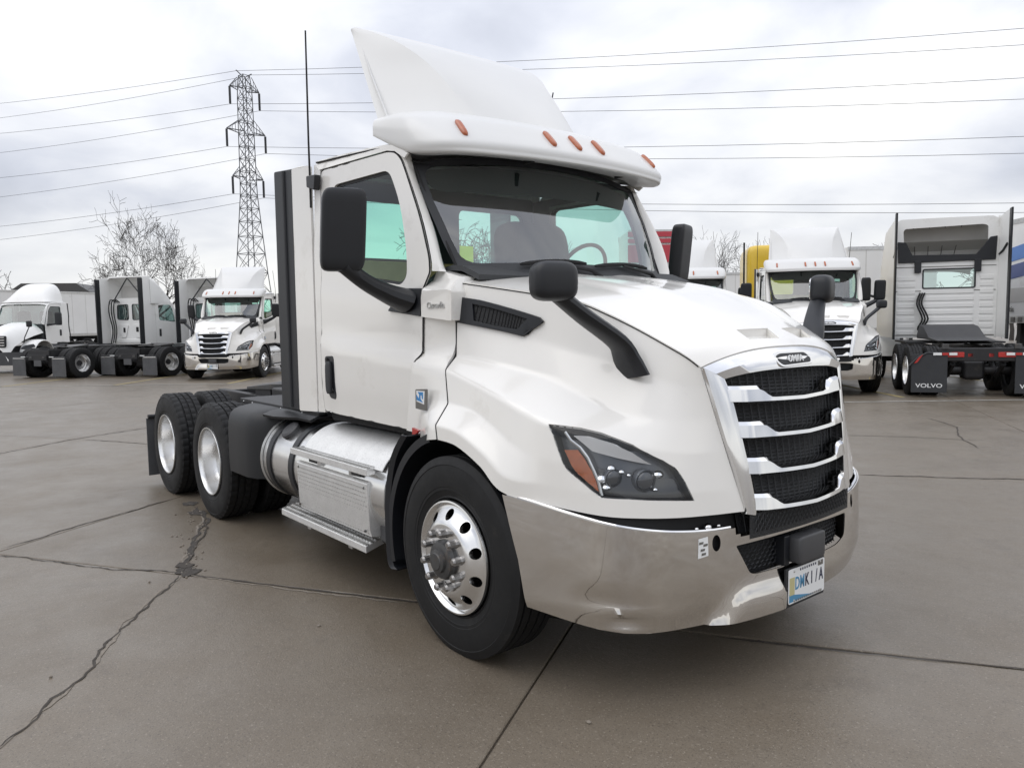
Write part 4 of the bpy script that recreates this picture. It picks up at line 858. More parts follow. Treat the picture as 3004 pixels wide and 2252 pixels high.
for i in range(-12, 7):
    for j in range(-2, 10):
        c_ = np.array(st(S0+(i+.5)*DS, T0+(j+.5)*DT)[:2]); d = c_-CAM[:2]; dep, lat = d @ cf, d @ cr_v
        if dep < -3 or dep > 38 or abs(lat) > .70*max(dep, 0)+5.5: continue
        o = bpy.data.objects.new('slab', SLAB); link(o, GROUND); o.location = (c_[0], c_[1], random.uniform(-.0015, .0015)); o.rotation_euler = (0, 0, GA+random.uniform(-.0008, .0008))
def crack(pts, w, m=None, name='crack', seed=0, jit=.02, step=.05, z=.0045):
    rn = random.Random(seed); pts = [np.array(p, float) for p in pts]; P = []
    for a, b in zip(pts[:-1], pts[1:]):
        k = max(1, int(np.linalg.norm(b-a)/step)); P += [a+(b-a)*i/k for i in range(k)]
    P.append(pts[-1]); off = 0; L_, R_ = [], []; ww = w
    for i, p in enumerate(P):
        t = P[min(i+1, len(P)-1)]-P[max(i-1, 0)]; n = np.array([-t[1], t[0]]); n /= max(1e-6, np.linalg.norm(n)); off = off*.86+rn.uniform(-jit, jit)*.6; ww = ww*.75+.25*w*rn.uniform(.25, 1.9)
        e = ww*.5*(min(1, i/4, (len(P)-1-i)/4)+.12); q = p+n*off; L_.append((*(q+n*e*rn.uniform(.6, 1.4)), z)); R_.append((*(q-n*e*rn.uniform(.6, 1.4)), z))
    return MB().grid([L_, R_]).build(name, m or tarm, GROUND, smooth=False)
jn = (-2.25, -1.88)
crack([(-.45, -3.12), (-.833, -2.807), (-1.057, -2.633), (-1.25, -2.57), (-1.492, -2.438), (-1.85, -2.16), jn], .009, seed=1, step=.035)
crack([jn, (-2.6, -1.72), (-3.224, -1.426), (-3.6, -1.30), (-4.188, -1.21)], .026, crumb, seed=2, jit=.03)
crack([jn, (-2.6, -1.70), (-3.2, -1.41), (-3.7, -1.27), (-4.25, -1.20)], .010, seed=3, z=.0085)
crack([(-3.7, -2.83), (-3.2, -2.52), (-2.7, -2.2), jn], .010, seed=4, step=.035)
crack([jn, (-1.9, -1.66), (-1.4, -1.36), (-.765, -.974), (0.1, -.43)], .014, seed=5, jit=.006)
crack([(.72, -.045), (1.3, .33), (1.905, .743), (2.4, 1.05)], .010, seed=6, jit=.005)
crack([(-3.816, -2.753), (-4.25, -2.05), (-4.713, -1.227)], .013, seed=8)
crack([(-9.0, -2.5), (-9.932, -1.299), (-10.595, .035)], .022, seed=9)
crack([(-9.777, -1.141), (-9.2, -.8), (-8.48, -.43), (-7.6, .1)], .02, seed=10)
crack([(-.858, 4.522), (-.2, 5.02), (.419, 5.534), (1.2, 6.1)], .02, seed=11)
crack([(-.6, 7.2), (-1.2, 8.1), (-1.5, 9.0), (-2.3, 9.8)], .015, seed=12)
crack([(-2.4, 7.0), (-1.7, 7.5), (-.8, 7.95)], .015, seed=13)
for q_, sd_ in (([(-.45, -3.12), (-.833, -2.807), (-1.057, -2.633), (-1.25, -2.57), (-1.492, -2.438), (-1.85, -2.16), jn], 21), ([jn, (-2.6, -1.74), (-3.224, -1.45), (-3.6, -1.33), (-4.188, -1.24)], 22), ([jn, (-1.9, -1.67), (-1.4, -1.37), (-.765, -.984)], 25)):
    crack(q_, .013, paint_pale, 'chipped_edge', seed=sd_, jit=.03, z=.0035)
def patch(c, r, seed, m=crumb, z=.006):
    rn = random.Random(seed); n = 15; P = [(c[0]+r*rn.uniform(.55, 1.15)*math.cos(6.283*k/n)*1.3, c[1]+r*rn.uniform(.5, 1.1)*math.sin(6.283*k/n), z) for k in range(n)]
    return MB().add(P, [tuple(range(n))]).build('broken_patch', m, GROUND, smooth=False)
patch((-2.27, -1.83), .10, 3); patch((-2.42, -1.80), .07, 4, tarm, .0075); patch((-3.95, -1.27), .10, 5); patch((-4.35, -1.2), .08, 6)
rn = random.Random(11); ch_ = MB()
for k in range(60):                                       # loose stones by the cracks
    if k < 45: q = rn.random(); p = np.array(jn)*(1-q)+np.array((-4.1, -1.2))*q+np.array([rn.gauss(0, .07), rn.gauss(0, .07)])
    else: p = np.array([rn.uniform(-4, 2.5), rn.uniform(-3.2, 2)])
    ch_.sph((p[0], p[1], .006), (rn.uniform(.004, .013), rn.uniform(.004, .011), .006), 6, 4)
ch_.build('loose_stones', paint_pale, GROUND, kind='stuff', smooth=False)
def stripe(a, b, w, m, name='painted_line'):
    a, b = np.array(a, float), np.array(b, float); t = (b-a)/np.linalg.norm(b-a); n = np.array([-t[1], t[0]])*w/2
    return MB().add([(*(a+n), .006), (*(b+n), .006), (*(b-n), .006), (*(a-n), .006)], [(0, 1, 2, 3)]).build(name, m, GROUND, smooth=False)
HD = R(140); FW = np.array([math.cos(HD), math.sin(HD)]); LT = np.array([-math.sin(HD), math.cos(HD)])
pl0 = np.array([-20.6, 2.6])
stripe(pl0-LT*4.5, pl0+LT*14, .11, paint_w)
for k in (-1, 0, 1, 2): q = pl0-LT*(3.3*k-1.2); stripe(q, q+FW*9, .12, paint_y)
pr0 = np.array([-3.2, 12.6])
stripe(pr0-LT*5, pr0+LT*9, .11, paint_w)
for q in (np.array([-4.0, 12.8]), np.array([-1.0, 15.3])): stripe(q, q+FW*8, .13, paint_y)

# ------------------------------------------------------------------ more trucks of the same row
def find(T, nm): return [c for c in T.children if c.name.split('.')[0] == nm]
def copy_truck(label, loc, rz, sc=1.):
    r = truck.copy(); C.objects.link(r); r.location = loc; r.rotation_euler = (0, 0, rz); r.scale = (sc, sc, sc); r['label'] = label; r['group'] = 'white day cab tractors of one model'
    for ch in list(truck.children):
        if ch.name.split('.')[0] in ('seat',): pass
        inst(ch, r)
    return r
truck['group'] = 'white day cab tractors of one model'
TL = copy_truck('white day cab tractor parked under the pylon at left with its chrome grille facing out', (-21.3, 6.0, 0), R(-40)); TL.location = (-21.3-1.05*math.sin(R(40)), 6.0-1.05*math.cos(R(40)), 0)
def at_left_wheel(P, h): return (P[0]+1.05*math.sin(h), P[1]-1.05*math.cos(h), 0)
TRr = copy_truck('white day cab tractor parked behind the foreground hood with yellow truck beside it', at_left_wheel((-5.17, 13.6), R(-50)), R(-50), 1.05)
TW = copy_truck('white day cab tractor half hidden behind the foreground truck far mirror', (-9.05, 12.15, 0), R(-50), 1.03)
def tail_chassis(T, drop=()):
    for nm in ('wheel', 'axle', 'frame_rail', 'cross_member', 'fifth_wheel', 'mudflap', 'tail_lamp', 'axle_housing', 'suspension_arm', 'deck_plate'):
        if nm in drop: continue
        for c in find(truck, nm): inst(c, T)
def rear_plate(T):
    box_part('light_panel', frame_m, T, -5.70, -5.65, -.42, .42, .62, .80, .006)
    box_part('rear_plate', flap_m, T, -5.70, -5.68, -.17, .17, .42, .62, .004)
    for y in (-.30, .30): box_part('tail_lamp', cast, T, -5.715, -5.70, y-.06, y+.06, .68, .75, .004); box_part('reflector', plate_w, T, -5.712, -5.702, y*2.2-.10, y*2.2+.10, .72, .745, .002)
def rounded_ring(hw, z0, z1, r, n=8):
    P = [(-hw, z0)]; P += [(-hw+r-r*math.cos(a), z1-r+r*math.sin(a)) for a in np.linspace(0, math.pi/2, n)]; P += [(hw-r+r*math.sin(a), z1-r+r*math.cos(a)) for a in np.linspace(0, math.pi/2, n)]; P.append((hw, z0)); return P
def rear_tractor(label, loc, rz, top=3.58, sc=1.):
    T = thing('rear_facing_tractor', label, 'truck', loc, rz, 'white tractors parked tail outward'); T.scale = (sc, sc, sc)
    tail_chassis(T, ('tail_lamp',)); rear_plate(T)
    # hood and cab sides
    m = MB(); m.grid([[(x, y*(.92-.28*q), 1.88-.35*q-.55*abs(y)**3) for y in np.linspace(-1, 1, 13)] for x, q in ((-.3, 0), (.2, .25), (.7, .6), (1.05, 1))]); m.build('hood', whitef, T, solid=.02)
    for s in (-1, 1):
        m = MB(); m.grid([[(.02+.62*math.cos(a), s*y, .5+.62*math.sin(a)) for a in np.linspace(.2, 3.0, 14)] for y in (.6, 1.16)]); m.build('fender', whitef, T, solid=.02)
        win = rounded([(-1.42, 2.5), (-1.42, 1.93), (-.62, 1.86), (-.74, 2.42), (-.85, 2.52)], .06); dr = rounded([(-1.58, 2.64), (-1.58, 1.05), (-.45, 1.05), (-.40, 1.85), (-.68, 2.55), (-.8, 2.64)], .05)
        D = panel(dr, [win], .12, lambda x, z: (x, s*(1.0-.03*sstep(1.9, 2.7, z)), z)).build('door', whitef, T, solid=.014)
        panel(win, [], .3, lambda x, z: (x, s*(.99-.03*sstep(1.9, 2.7, z)), z)).build('window_pane', glass_d, D)
        MB().b2(-1.44, -1.34, s*1.0, s*1.02, 1.32, 1.60).build('door_handle', plastic, D, bevel=.01)
        panel([(-1.80, 1.05), (-1.59, 1.05), (-1.59, 2.75), (-1.80, 2.75)], [], .3, lambda x, z: (x, s*(.995-.03*sstep(1.9, 2.7, z)), z)).build('cab_pillar', whitef, T, solid=.014)
        mo = MB().rbox((-.55, s*1.38, 2.05), (.11, .22, .40), .3, 16, 10).build('side_mirror', plastic, T); MB().tube([(-.52, s*1.0, 1.78), (-.55, s*1.36, 1.92)], .035, 8).build('mirror_arm', plastic, mo)
        mo = MB().rbox((.55, s*1.10, 1.72), (.12, .22, .20), .6, 16, 10).build('hood_mirror', plastic, T); MB().tube([(.55, s*1.08, 1.66), (.72, s*.85, 1.30)], [.025, .03], 8).build('mirror_arm', plastic, mo)
        # tall extenders
        panel([(-1.80, 1.08), (-2.20, 1.08), (-2.20, top-.06), (-1.80, top-.02)], [], .3, lambda x, z: (x, s*(1.03+.06*(-1.8-x)), z)).build('cab_extender', whitef, T, solid=.02)
        MB().b2(-2.40, -2.20, s*1.035, s*1.09, 1.06, top-.10).build('rubber_extender', plastic, T, bevel=.015)
    # rear wall
    W2 = [rounded([(s*.10, 1.95), (s*.66, 1.98), (s*.64, 2.52), (s*.10, 2.54)], .08) for s in (-1, 1)]
    BW = panel(rounded([(-.96, 1.05), (.96, 1.05), (.96, 2.66), (.84, 2.76), (-.84, 2.76), (-.96, 2.66)], .05), W2, .2, lambda y, z: (-1.80, y, z)).build('rear_wall', whitef, T, solid=.012)
    for w_ in W2:
        panel(w_, [], .3, lambda y, z: (-1.795, y, z)).build('rear_window', glass_d, BW); MB().tube([(-1.808, y, z) for y, z in w_]+[(-1.808, *w_[0])], .014, 6).build('window_seal', trim, BW)
    for P in ([(-.62, 1.78), (-.10, 1.78), (-.26, 1.28), (-.52, 1.28)], [(.62, 1.78), (.10, 1.78), (.26, 1.28), (.52, 1.28)], [(-.75, 1.22), (.75, 1.22), (.70, 1.10), (-.70, 1.10)]):
        pr_ = rounded(P, .06); MB().prism(pr_, lambda y, z: (-1.80, y, z), lambda y, z: (-1.835, y*.98, z)).build('wall_pressing', whitef, BW, bevel=.01)
    box_part('wall_vent', black, BW, -1.845, -1.83, -.40, -.28, 1.50, 1.68, .004); box_part('wall_vent', black, BW, -1.845, -1.83, .26, .36, 1.48, 1.66, .004)
    MB().grid([[(x, y*.97, z+(.09)*(1-abs(y)**4)) for y in np.linspace(-1, 1, 13)] for x, z in ((-1.80, 2.68), (-1.2, 2.66), (-.72, 2.56))]).build('cab_roof', whitef, T, solid=.012)
    panel([(-.90, 1.86), (.90, 1.86), (.88, 2.56), (-.88, 2.56)], [], .3, lambda y, z: (-.30-.55*(z-1.86), y, z)).build('windscreen', glass, T)
    box_part('cab_interior', interior, T, -1.70, -.5, -.93, .93, 1.05, 1.90)
    # hollow roof fairing, open to the rear
    rr = rounded_ring(1.07, 2.55, top, .20); front = rounded_ring(.86, 2.60, 2.72, .05)
    m = MB(); m.grid([[(-1.85+(1.15)*q**1.0, y0+(y1-y0)*q, z0+(z1-z0)*q**1.4) for (y0, z0), (y1, z1) in zip(rr, front)] for q in np.linspace(0, 1, 9)]); fo = m.build('roof_fairing', whitef, T, solid=.025, ang=50)
    m = MB(); r2 = [(y*.965, z-.03) for y, z in rr]; m.grid([[(-1.86, y, z) for y, z in rr], [(-1.87, y, z) for y, z in r2]]); m.build('fairing_lip', whitef, fo)
    MB().grid([[(-1.30, y, z) for y in (-.95, 0, .95)] for z in (2.72, 3.4)]).build('fairing_inner_wall', badge_w, fo)
    for s in (-1, 1): MB().tube([(-1.88, 0, top-.05), (-1.84, s*.72, 2.74)], .022, 8).build('fairing_strut', trim, T)
    for k in range(3): MB().tube(cr(np.array([(-1.83, .70-.10*k, 2.62), (-2.05, .72-.12*k, 2.70), (-2.15, .70-.12*k, 2.25), (-2.0, .72-.1*k, 1.6), (-2.2, .6-.1*k, 1.1)]), np.linspace(0, 4, 17)), .022, 6).build('air_hose', black, T)
    MB().tube([(-1.95, .80, 1.1), (-1.95, .80, 2.5)], .05, 8).build('exhaust_pipe', whitef, T)
    return T
badge_w = mat('fairing_inside', (.56, .55, .53), .6, var=.06)
def at_rear_wheel(P, h, side, sc=1.):      # place so that the rearmost outer wheel of the given side stands at P
    q = np.array([-4.998*sc, side*1.08*sc]); return (P[0]-(q[0]*math.cos(h)-q[1]*math.sin(h)), P[1]-(q[0]*math.sin(h)+q[1]*math.cos(h)), 0)
rear_tractor('white tractor parked tail outward beside the rounded fender tractor, its whole cab back showing', at_rear_wheel((-26.1, 1.65), R(120), -1), R(120))
rear_tractor('white tractor parked tail outward, just left of the chrome fronted tractor under the pylon', at_rear_wheel((-24.3, 4.0), R(120), -1), R(120), 3.5)

# ------------------------------------------------------------------ grey tall-cab tractor seen from behind at right
def tall_tractor(loc, rz, sc):
    T = thing('tall_tractor', 'white sleeper tractor at right seen from behind with dark framed roof opening', 'truck', loc, rz); T.scale = (sc, sc, sc)
    tail_chassis(T, ('mudflap',)); top = 3.88
    win = rounded([(-.46, 2.26), (.62, 2.26), (.62, 2.70), (-.46, 2.70)], .04); cav = rounded([(-.78, 3.0), (.62, 3.0), (.86, 3.30), (.86, 3.66), (.76, 3.70), (-.86, 3.66), (-.90, 3.60), (-.88, 3.28)], .04)
    win = [(-y, z) for y, z in win]; cav = [(-y, z) for y, z in cav]
    BW = panel(rounded([(-1.06, 1.10), (1.06, 1.10), (1.10, 3.80), (.95, top), (-.95, top), (-1.10, 3.80)], .03), [win, cav], .2, lambda y, z: (-2.35, y, z)).build('rear_wall', whitef, T, solid=.015)
    panel(win, [], .3, lambda y, z: (-2.34, y, z)).build('rear_window', glass, BW); MB().tube([(-2.362, y, z) for y, z in win]+[(-2.362, *win[0])], .018, 6).build('window_seal', trim, BW)
    MB().grid([[(-1.75+.45*(z < 3.3), y, z) for y in np.linspace(-1.0, 1.0, 9)] for z in (2.9, 3.2, 3.4, 3.85)]).build('opening_back', badge_w, BW)
    for y in (-.45, -.1, .25, .6): MB().tube([(-1.8, y, 3.82), (-1.40, y*.8, 3.05)], .010, 6).build('opening_rib', badge_g, BW)
    m = MB(); P = [(1.02, 3.36), (.84, 3.34), (.70, 3.04), (-.62, 3.02), (-.90, 3.40), (-1.04, 3.42), (-1.02, 2.88), (1.0, 2.86)]; m.prism(P, lambda y, z: (-2.40, y, z), lambda y, z: (-2.365, y, z)); m.build('dark_bracket', plastic, BW, bevel=.01)
    for y in (-.66, .58): box_part('bracket_leg', plastic, BW, -2.42, -2.37, y-.07, y+.07, 2.62, 2.90, .01)
    for k in range(9):
        z = 1.22+.16*k
        if z < 2.2: box_part('wall_rib', whitef, BW, -2.375, -2.355, -.60, .50, z-.05, z+.05, .008)
        for y0, y1 in ((.62, 1.0), (-1.0, -.72)): box_part('wall_rib', whitef, BW, -2.372, -2.355, y0, y1, z-.05, z+.05, .008)
    for z in (2.20, 2.76, 1.16): MB().tube([(-2.362, -1.04, z), (-2.362, 1.04, z)], .008, 5).build('panel_seam', badge_g, BW)
    for s in (-1, 1):
        panel([(-2.35, 1.10), (.2, 1.10), (.2, 1.9), (-.35, 2.9), (-1.0, 3.7), (-2.35, 3.88)], [], .4, lambda x, z: (x, s*1.08, z)).build('cab_side', whitef, T, solid=.02)
        panel([(-2.36, 1.12), (-2.86, 1.10), (-2.90, 3.95), (-2.36, 3.84)], [], .3, lambda x, z: (x, s*(1.09+.10*(-2.36-x)), z)).build('cab_extender', whitef, T, solid=.02)
        MB().prism([(-2.86, 1.08), (-3.0, 1.08), (-3.05, 3.97), (-2.90, 3.96)], lambda x, z: (x, s*1.125, z), lambda x, z: (x, s*1.165, z)).build('rubber_extender', plastic, T, bevel=.008)
        MB().tube([(-2.40, s*1.09, 3.0), (-2.62, s*1.10, 3.06), (-2.85, s*1.12, 3.20)], .03, 6).build('extender_strut', plastic, T)
        m = MB(); m.grid([[(.02+.62*math.cos(a), s*y, .5+.62*math.sin(a)) for a in np.linspace(.2, 3.0, 14)] for y in (.6, 1.16)]); m.build('fender', whitef, T, solid=.02)
        mo = MB().rbox((-.15, s*1.42, 2.35), (.12, .24, .62), .3, 16, 10).build('side_mirror', plastic, T); MB().tube([(-.1, s*1.05, 2.1), (-.15, s*1.40, 2.2)], .035, 8).build('mirror_arm', plastic, mo)
        # flaps with lettering, bars with reflectors
        fo = MB().b2(-5.69, -5.665, s*.58, s*1.22, .10, .86).build('mudflap', trim, T, bevel=.006)
        fo['label'] = 'black mudflap with white lettering'
        text_mesh('VOLVO', .115, 'flap_lettering', plate_w, fo, frame_mat((-5.695, s*.90, .235), (0, -1, 0), (0, 0, 1)) @ Matrix.Diagonal((1.25, 1, 1, 1)), .002, bold=True)
        br = MB().tube([(-5.66, s*.40, .88), (-5.68, s*.95, .88), (-5.70, s*1.10, .80), (-5.70, s*1.27, .62)], .022, 8).build('flap_bracket', plastic, T)
        for y0, y1, mm in ((.42, .56, plate_w), (.57, .68, redl), (.69, .84, plate_w)): box_part('reflector', mm, br, -5.712, -5.70, s*y0, s*y1, .84, .89, .002)
        MB().add([(-5.72, s*1.02, .86), (-5.72, s*1.10, .80), (-5.72, s*1.18, .68), (-5.72, s*1.12, .70)], [(0, 1, 2, 3)]).build('reflector', redl, br, solid=.006)
    MB().grid([[(x, y*1.0, z-.1*abs(y)**4) for y in np.linspace(-1, 1, 11)] for x, z in ((-2.35, top), (-1.4, 3.82), (-.6, 3.2), (-.2, 2.75))]).build('cab_roof', whitef, T, solid=.015)
    MB().grid([[(x, y*.9, z-.3*abs(y)**3) for y in np.linspace(-1, 1, 11)] for x, z in ((-.1, 1.95), (.6, 1.8), (1.2, 1.5))]).build('hood', whitef, T, solid=.02)
    box_part('tail_crossmember', frame_m, T, -5.66, -5.55, -.75, .75, .72, .98, .02)
    for y in (-.45, .45): box_part('tail_lamp', redl, T, -5.68, -5.66, y-.16, y+.16, .80, .90, .01)
    for y in (-.62, .62): box_part('tow_hook', cast, T, -5.69, -5.60, y-.06, y+.06, .96, 1.06, .01)
    ramp_ = MB().prism([(-4.9, 1.10), (-4.0, 1.16), (-3.4, 1.38), (-3.0, 1.42), (-2.7, 1.2), (-2.7, 1.1)], lambda x, z: (x, -.48, z), lambda x, z: (x, .62, z)).build('fifth_wheel_ramp', greyp, T, bevel=.02)
    for k in range(3): MB().tube(cr(np.array([(-2.40, .42+.05*k, 2.15), (-2.50, .50+.05*k, 1.9), (-2.52, .36+.06*k, 1.55), (-2.48, .48+.04*k, 1.3), (-2.8, .4, 1.15)]), np.linspace(0, 4, 17)), .020, 6).build('air_hose', black, T)
    return T
tall_tractor(at_rear_wheel((-4.18, 13.62), R(123), 1, 1.03), R(123), 1.03)

# ------------------------------------------------------------------ rounded-fender tractor at the far left
def round_tractor(loc, rz):
    T = thing('round_fender_tractor', 'white tractor with rounded fenders and smooth roof fairing parked at far left edge', 'truck', loc, rz)
    for nm in ('wheel', 'axle', 'frame_rail', 'cross_member', 'fifth_wheel'):
        for c in find(truck, nm): inst(c, T)
    rows = []
    for x, w, z, dz in ((-.35, .93, 1.93, .0), (.1, .84, 1.86, .04), (.55, .72, 1.74, .08), (.95, .60, 1.55, .14), (1.16, .52, 1.30, .18), (1.20, .50, .95, .1)):
        rows.append([(x, y*w, z-.42*abs(y)**3-dz*abs(y)**2) for y in np.linspace(-1, 1, 21)])
    MB().grid(rows).build('hood', whitef, T, solid=.02, ang=60)
    for s in (-1, 1):
        rows = []
        for k, a in enumerate(np.linspace(R(-5), R(172), 22)):
            rr = .60+.09*math.sin(a); cx, cz = .03+.02*math.cos(a), .50
            rows.append([(cx+rr*math.cos(a)*(1.10-.05*q), s*y, cz+(rr+.06)*math.sin(a)*(1-.06*(q > .7)*(q-.7)/.3)) for q, y in ((0, .62), (.3, .85), (.6, 1.05), (.8, 1.15), (1., 1.18))])
        rows = [[(p[0], p[1], max(p[2], .62)) for p in r] for r in rows]
        MB().grid(rows).build('fender', whitef, T, solid=.02, ang=60)
        hl = MB().prism(rounded([(.58, .98), (.66, 1.10), (.98, 1.04), (1.12, .92), (.95, .88)], .04), lambda x, z: (x, s*(1.17-.55*max(0, x-.62)), z), lambda x, z: (x+.02, s*(1.20-.55*max(0, x-.62)), z)).build('headlight', hl_grey, T, bevel=.01)
        win = rounded([(-1.45, 2.55), (-1.45, 1.92), (-.60, 1.80), (-.52, 1.86), (-.66, 2.40), (-.82, 2.55)], .06)
        D = panel(rounded([(-1.50, 2.66), (-1.50, 1.12), (-.42, 1.12), (-.38, 1.80), (-.62, 2.48), (-.78, 2.64)], .05), [win], .12, lambda x, z: (x, s*(1.0-.03*sstep(1.9, 2.7, z)), z)).build('door', whitef, T, solid=.014)
        panel(win, [], .3, lambda x, z: (x, s*(.985-.03*sstep(1.9, 2.7, z)), z)).build('window_pane', glass_d, D); MB().tube([(x, s*(1.002-.03*sstep(1.9, 2.7, z)), z) for x, z in win+[win[0]]], .014, 6).build('window_seal', trim, D)
        MB().rbox((-1.36, s*1.01, 1.50), (.12, .04, .26), .4, 14, 8).build('door_handle', plastic, D)
        panel([(-1.95, 1.10), (-1.51, 1.12), (-1.51, 2.68), (-1.88, 2.72)], [], .3, lambda x, z: (x, s*(1.0-.03*sstep(1.9, 2.7, z)), z)).build('cab_side', whitef, T, solid=.014)
        dp = curve2([(-.76, 2.64), (-.60, 2.48), (-.37, 1.82)], 10); wp = curve2([(-.66, 2.60), (-.50, 2.40), (-.26, 1.86)], 10)
        MB().grid([[(p[0], s*.975, p[1]) for p in dp], [(q[0], s*.93, q[1]) for q in wp], [(q[0]-.04, s*.90, q[1]) for q in wp]]).build('windscreen_pillar', whitef, T, solid=.01)
        mo = MB().rbox((-.62, s*1.40, 2.06), (.12, .24, .52), .28, 16, 10).build('side_mirror', plastic, T); MB().tube([(-.52, s*1.0, 1.82), (-.60, s*1.40, 1.86)], [.05, .035], 8).build('mirror_arm', plastic, mo)
        mo = MB().rbox((.70, s*1.06, 1.86), (.10, .20, .24), .4, 16, 10).build('hood_mirror', plastic, T); MB().tube([(.70, s*1.06, 1.76), (.86, s*.96, 1.35), (.90, s*.94, 1.14)], .018, 6).build('mirror_arm', black, mo)
        MB().tube(cr(np.array([(-1.97, s*.98, 2.70), (-2.02, s*.98, 2.2), (-1.98, s*.99, 1.8), (-2.05, s*1.0, 1.3), (-2.0, s*1.0, 1.15)]), np.linspace(0, 4, 13)), .02, 6).build('cab_cable', black, T)
        MB().b2(-1.90, -.62, s*.75, s*1.08, .36, .98).build('side_skirt', greyp, T, bevel=.03)
    panel(rounded([(-.92, 1.86), (.92, 1.86), (.88, 2.60), (-.88, 2.60)], .06), [], .15, lambda y, z: (-.18-.45*(z-1.86)/.74-.10*y*y, y, z)).build('windscreen', glass, T)
    box_part('dashboard', interior, T, -1.0, -.38, -.90, .90, 1.2, 1.90, .03); MB().b2(-1.86, -1.84, -.95, .95, 1.1, 2.68).build('rear_wall', whitef, T)
    for s in (-1, 1): MB().rbox((-1.35, s*.45, 2.0), (.16, .5, .8), .4, 14, 8).build('seat', seat_m, T)
    MB().grid([[(x, y*.965, z+.06*(1-abs(y)**4)) for y in np.linspace(-1, 1, 11)] for x, z in ((-1.90, 2.72), (-1.2, 2.71), (-.80, 2.66), (-.66, 2.60))]).build('cab_roof', whitef, T, solid=.012)
    rows = []
    for q in np.linspace(0, 1, 10): hw = .92; t_ = 2.74+(3.52-2.74)*math.sin(q*math.pi/2)**.8; rows.append([(-.72-1.15*q-.05*abs(y)**2, y*hw*(1-.10*q*abs(y)**6), 2.74+(t_-2.74)*(1-abs(y)**5)) for y in np.linspace(-1, 1, 21)])
    MB().grid(rows).build('roof_fairing', whitef, T, solid=.02, ang=60)
    MB().grid([[(1.20-.35*abs(y)**3, y*1.18, z) for y in np.linspace(-1, 1, 21)] for z in (.30, .5, .74, .80)]).build('bumper', greyp, T, solid=.05)
    g = MB().prism(rounded([(-.44, .98), (.44, .98), (.48, 1.42), (-.48, 1.42)], .06), lambda y, z: (1.15, y, z), lambda y, z: (1.23, y, z)).build('grille', rad, T, bevel=.02)
    for k in range(4): box_part('grille_bar', chrome, g, 1.225, 1.25, -.42, .42, 1.04+.1*k, 1.07+.1*k, .006)
    return T
round_tractor((-32.6, .55, 0), R(-40))

# ------------------------------------------------------------------ yellow truck
def yellow_truck(loc, rz):
    T = thing('yellow_truck', 'yellow high roof truck standing behind the white tractor at right', 'truck', loc, rz); T.scale = (.95, .95, .95)
    for nm in ('wheel', 'axle', 'frame_rail'):
        for c in find(truck, nm): inst(c, T)
    MB().rbox((-1.55, 0, 2.55), (2.3, 2.35, 2.75), .16, 40, 24).build('sleeper_cab', yellow, T)
    MB().rbox((.30, 0, 1.40), (1.9, 2.2, 1.20), .22, 32, 18).build('hood', yellow, T)
    panel(rounded([(-.95, 1.98), (.95, 1.98), (.90, 2.72), (-.90, 2.72)], .06), [], .2, lambda y, z: (-.36-.10*y*y-.1*(z-1.98), y, z)).build('windscreen', glass, T, solid=.01)
    MB().b2(1.22, 1.30, -.50, .50, .85, 1.60).build('grille', rad, T, bevel=.03); MB().b2(1.15, 1.34, -1.15, 1.15, .38, .78).build('bumper', steel, T, bevel=.05)
    for s in (-1, 1):
        MB().tube([(-.55, s*1.24, 1.2), (-.55, s*1.24, 4.0)], .028, 8).build('antenna', black, T)
        mo = MB().rbox((-.35, s*1.50, 2.02), (.12, .28, .56), .25, 16, 10).build('side_mirror', plastic, T); MB().tube([(-.4, s*1.15, 2.0), (-.36, s*1.48, 1.95)], .03, 6).build('mirror_arm', black, mo)
        panel(rounded([(-1.5, 2.6), (-1.5, 2.0), (-.75, 1.95), (-.85, 2.6)], .06), [], .2, lambda x, z: (x, s*1.176, z)).build('window_pane', glass, T, solid=.006)
        MB().sph((1.12, s*.85, 1.02), (.10, .16, .11), 14, 8).build('headlight', hl_grey, T)
    return T
yellow_truck((-8.5, 16.0, 0), R(-50))

# ------------------------------------------------------------------ trailers
def trailer(label, p0, p1, z0, z1, m_=trailer_w, W=2.6, seams=12, flip=1, group=None, legs=True, name='semi_trailer', cat='trailer'):
    p0, p1 = np.array(p0, float), np.array(p1, float); d = p1-p0; L = np.linalg.norm(d); rz = math.atan2(d[1], d[0])
    T = thing(name, label, cat, (p0[0], p0[1], 0), rz, group); w0, w1 = (0, W*flip) if flip > 0 else (W*flip, 0)
    MB().b2(0, L, w0, w1, z0, z1).build('trailer_body', m_, T, bevel=.03)
    for z, h in ((z1-.07, .06), (z0+.09, .09)):
        for y in (w0-.006, w1+.006): MB().b2(-.005, L+.005, y-.012, y+.012, z-h, z+h).build('side_rail', alud, T)
    for k in range(1, seams):
        x = L*k/seams
        for y in (w0-.003, w1+.003): MB().b2(x-.012, x+.012, y-.004, y+.004, z0+.18, z1-.13).build('panel_seam', badge_w, T)
    if legs:
        for s in (.25, .75):
            MB().b2(L*.16-.08, L*.16+.08, w0+W*s-.07, w0+W*s+.07, 0, z0).build('landing_leg', frame_m, T)
        for x in (L-1.6, L-2.9) if L > 5 else ():
            for y, s in ((w0+.06, -1), (w1-.06, 1)):
                wheel(T, x, y, .5, False, s, full=False)
        MB().b2(.3, L-.4, w0+W*.35, w0+W*.65, z0-.25, z0).build('under_frame', frame_m, T)
    return T
trailer('long white box trailer behind the rounded fender tractor at far left', (-52.0, -.6), (-57.2, 9.9), 1.15, 4.1, flip=1, group=None)
trailer('second white box trailer behind the leftmost tractor, ending beside it', (-49.6, -4.6), (-52.3, -.9), 1.15, 4.15, flip=1, seams=5)
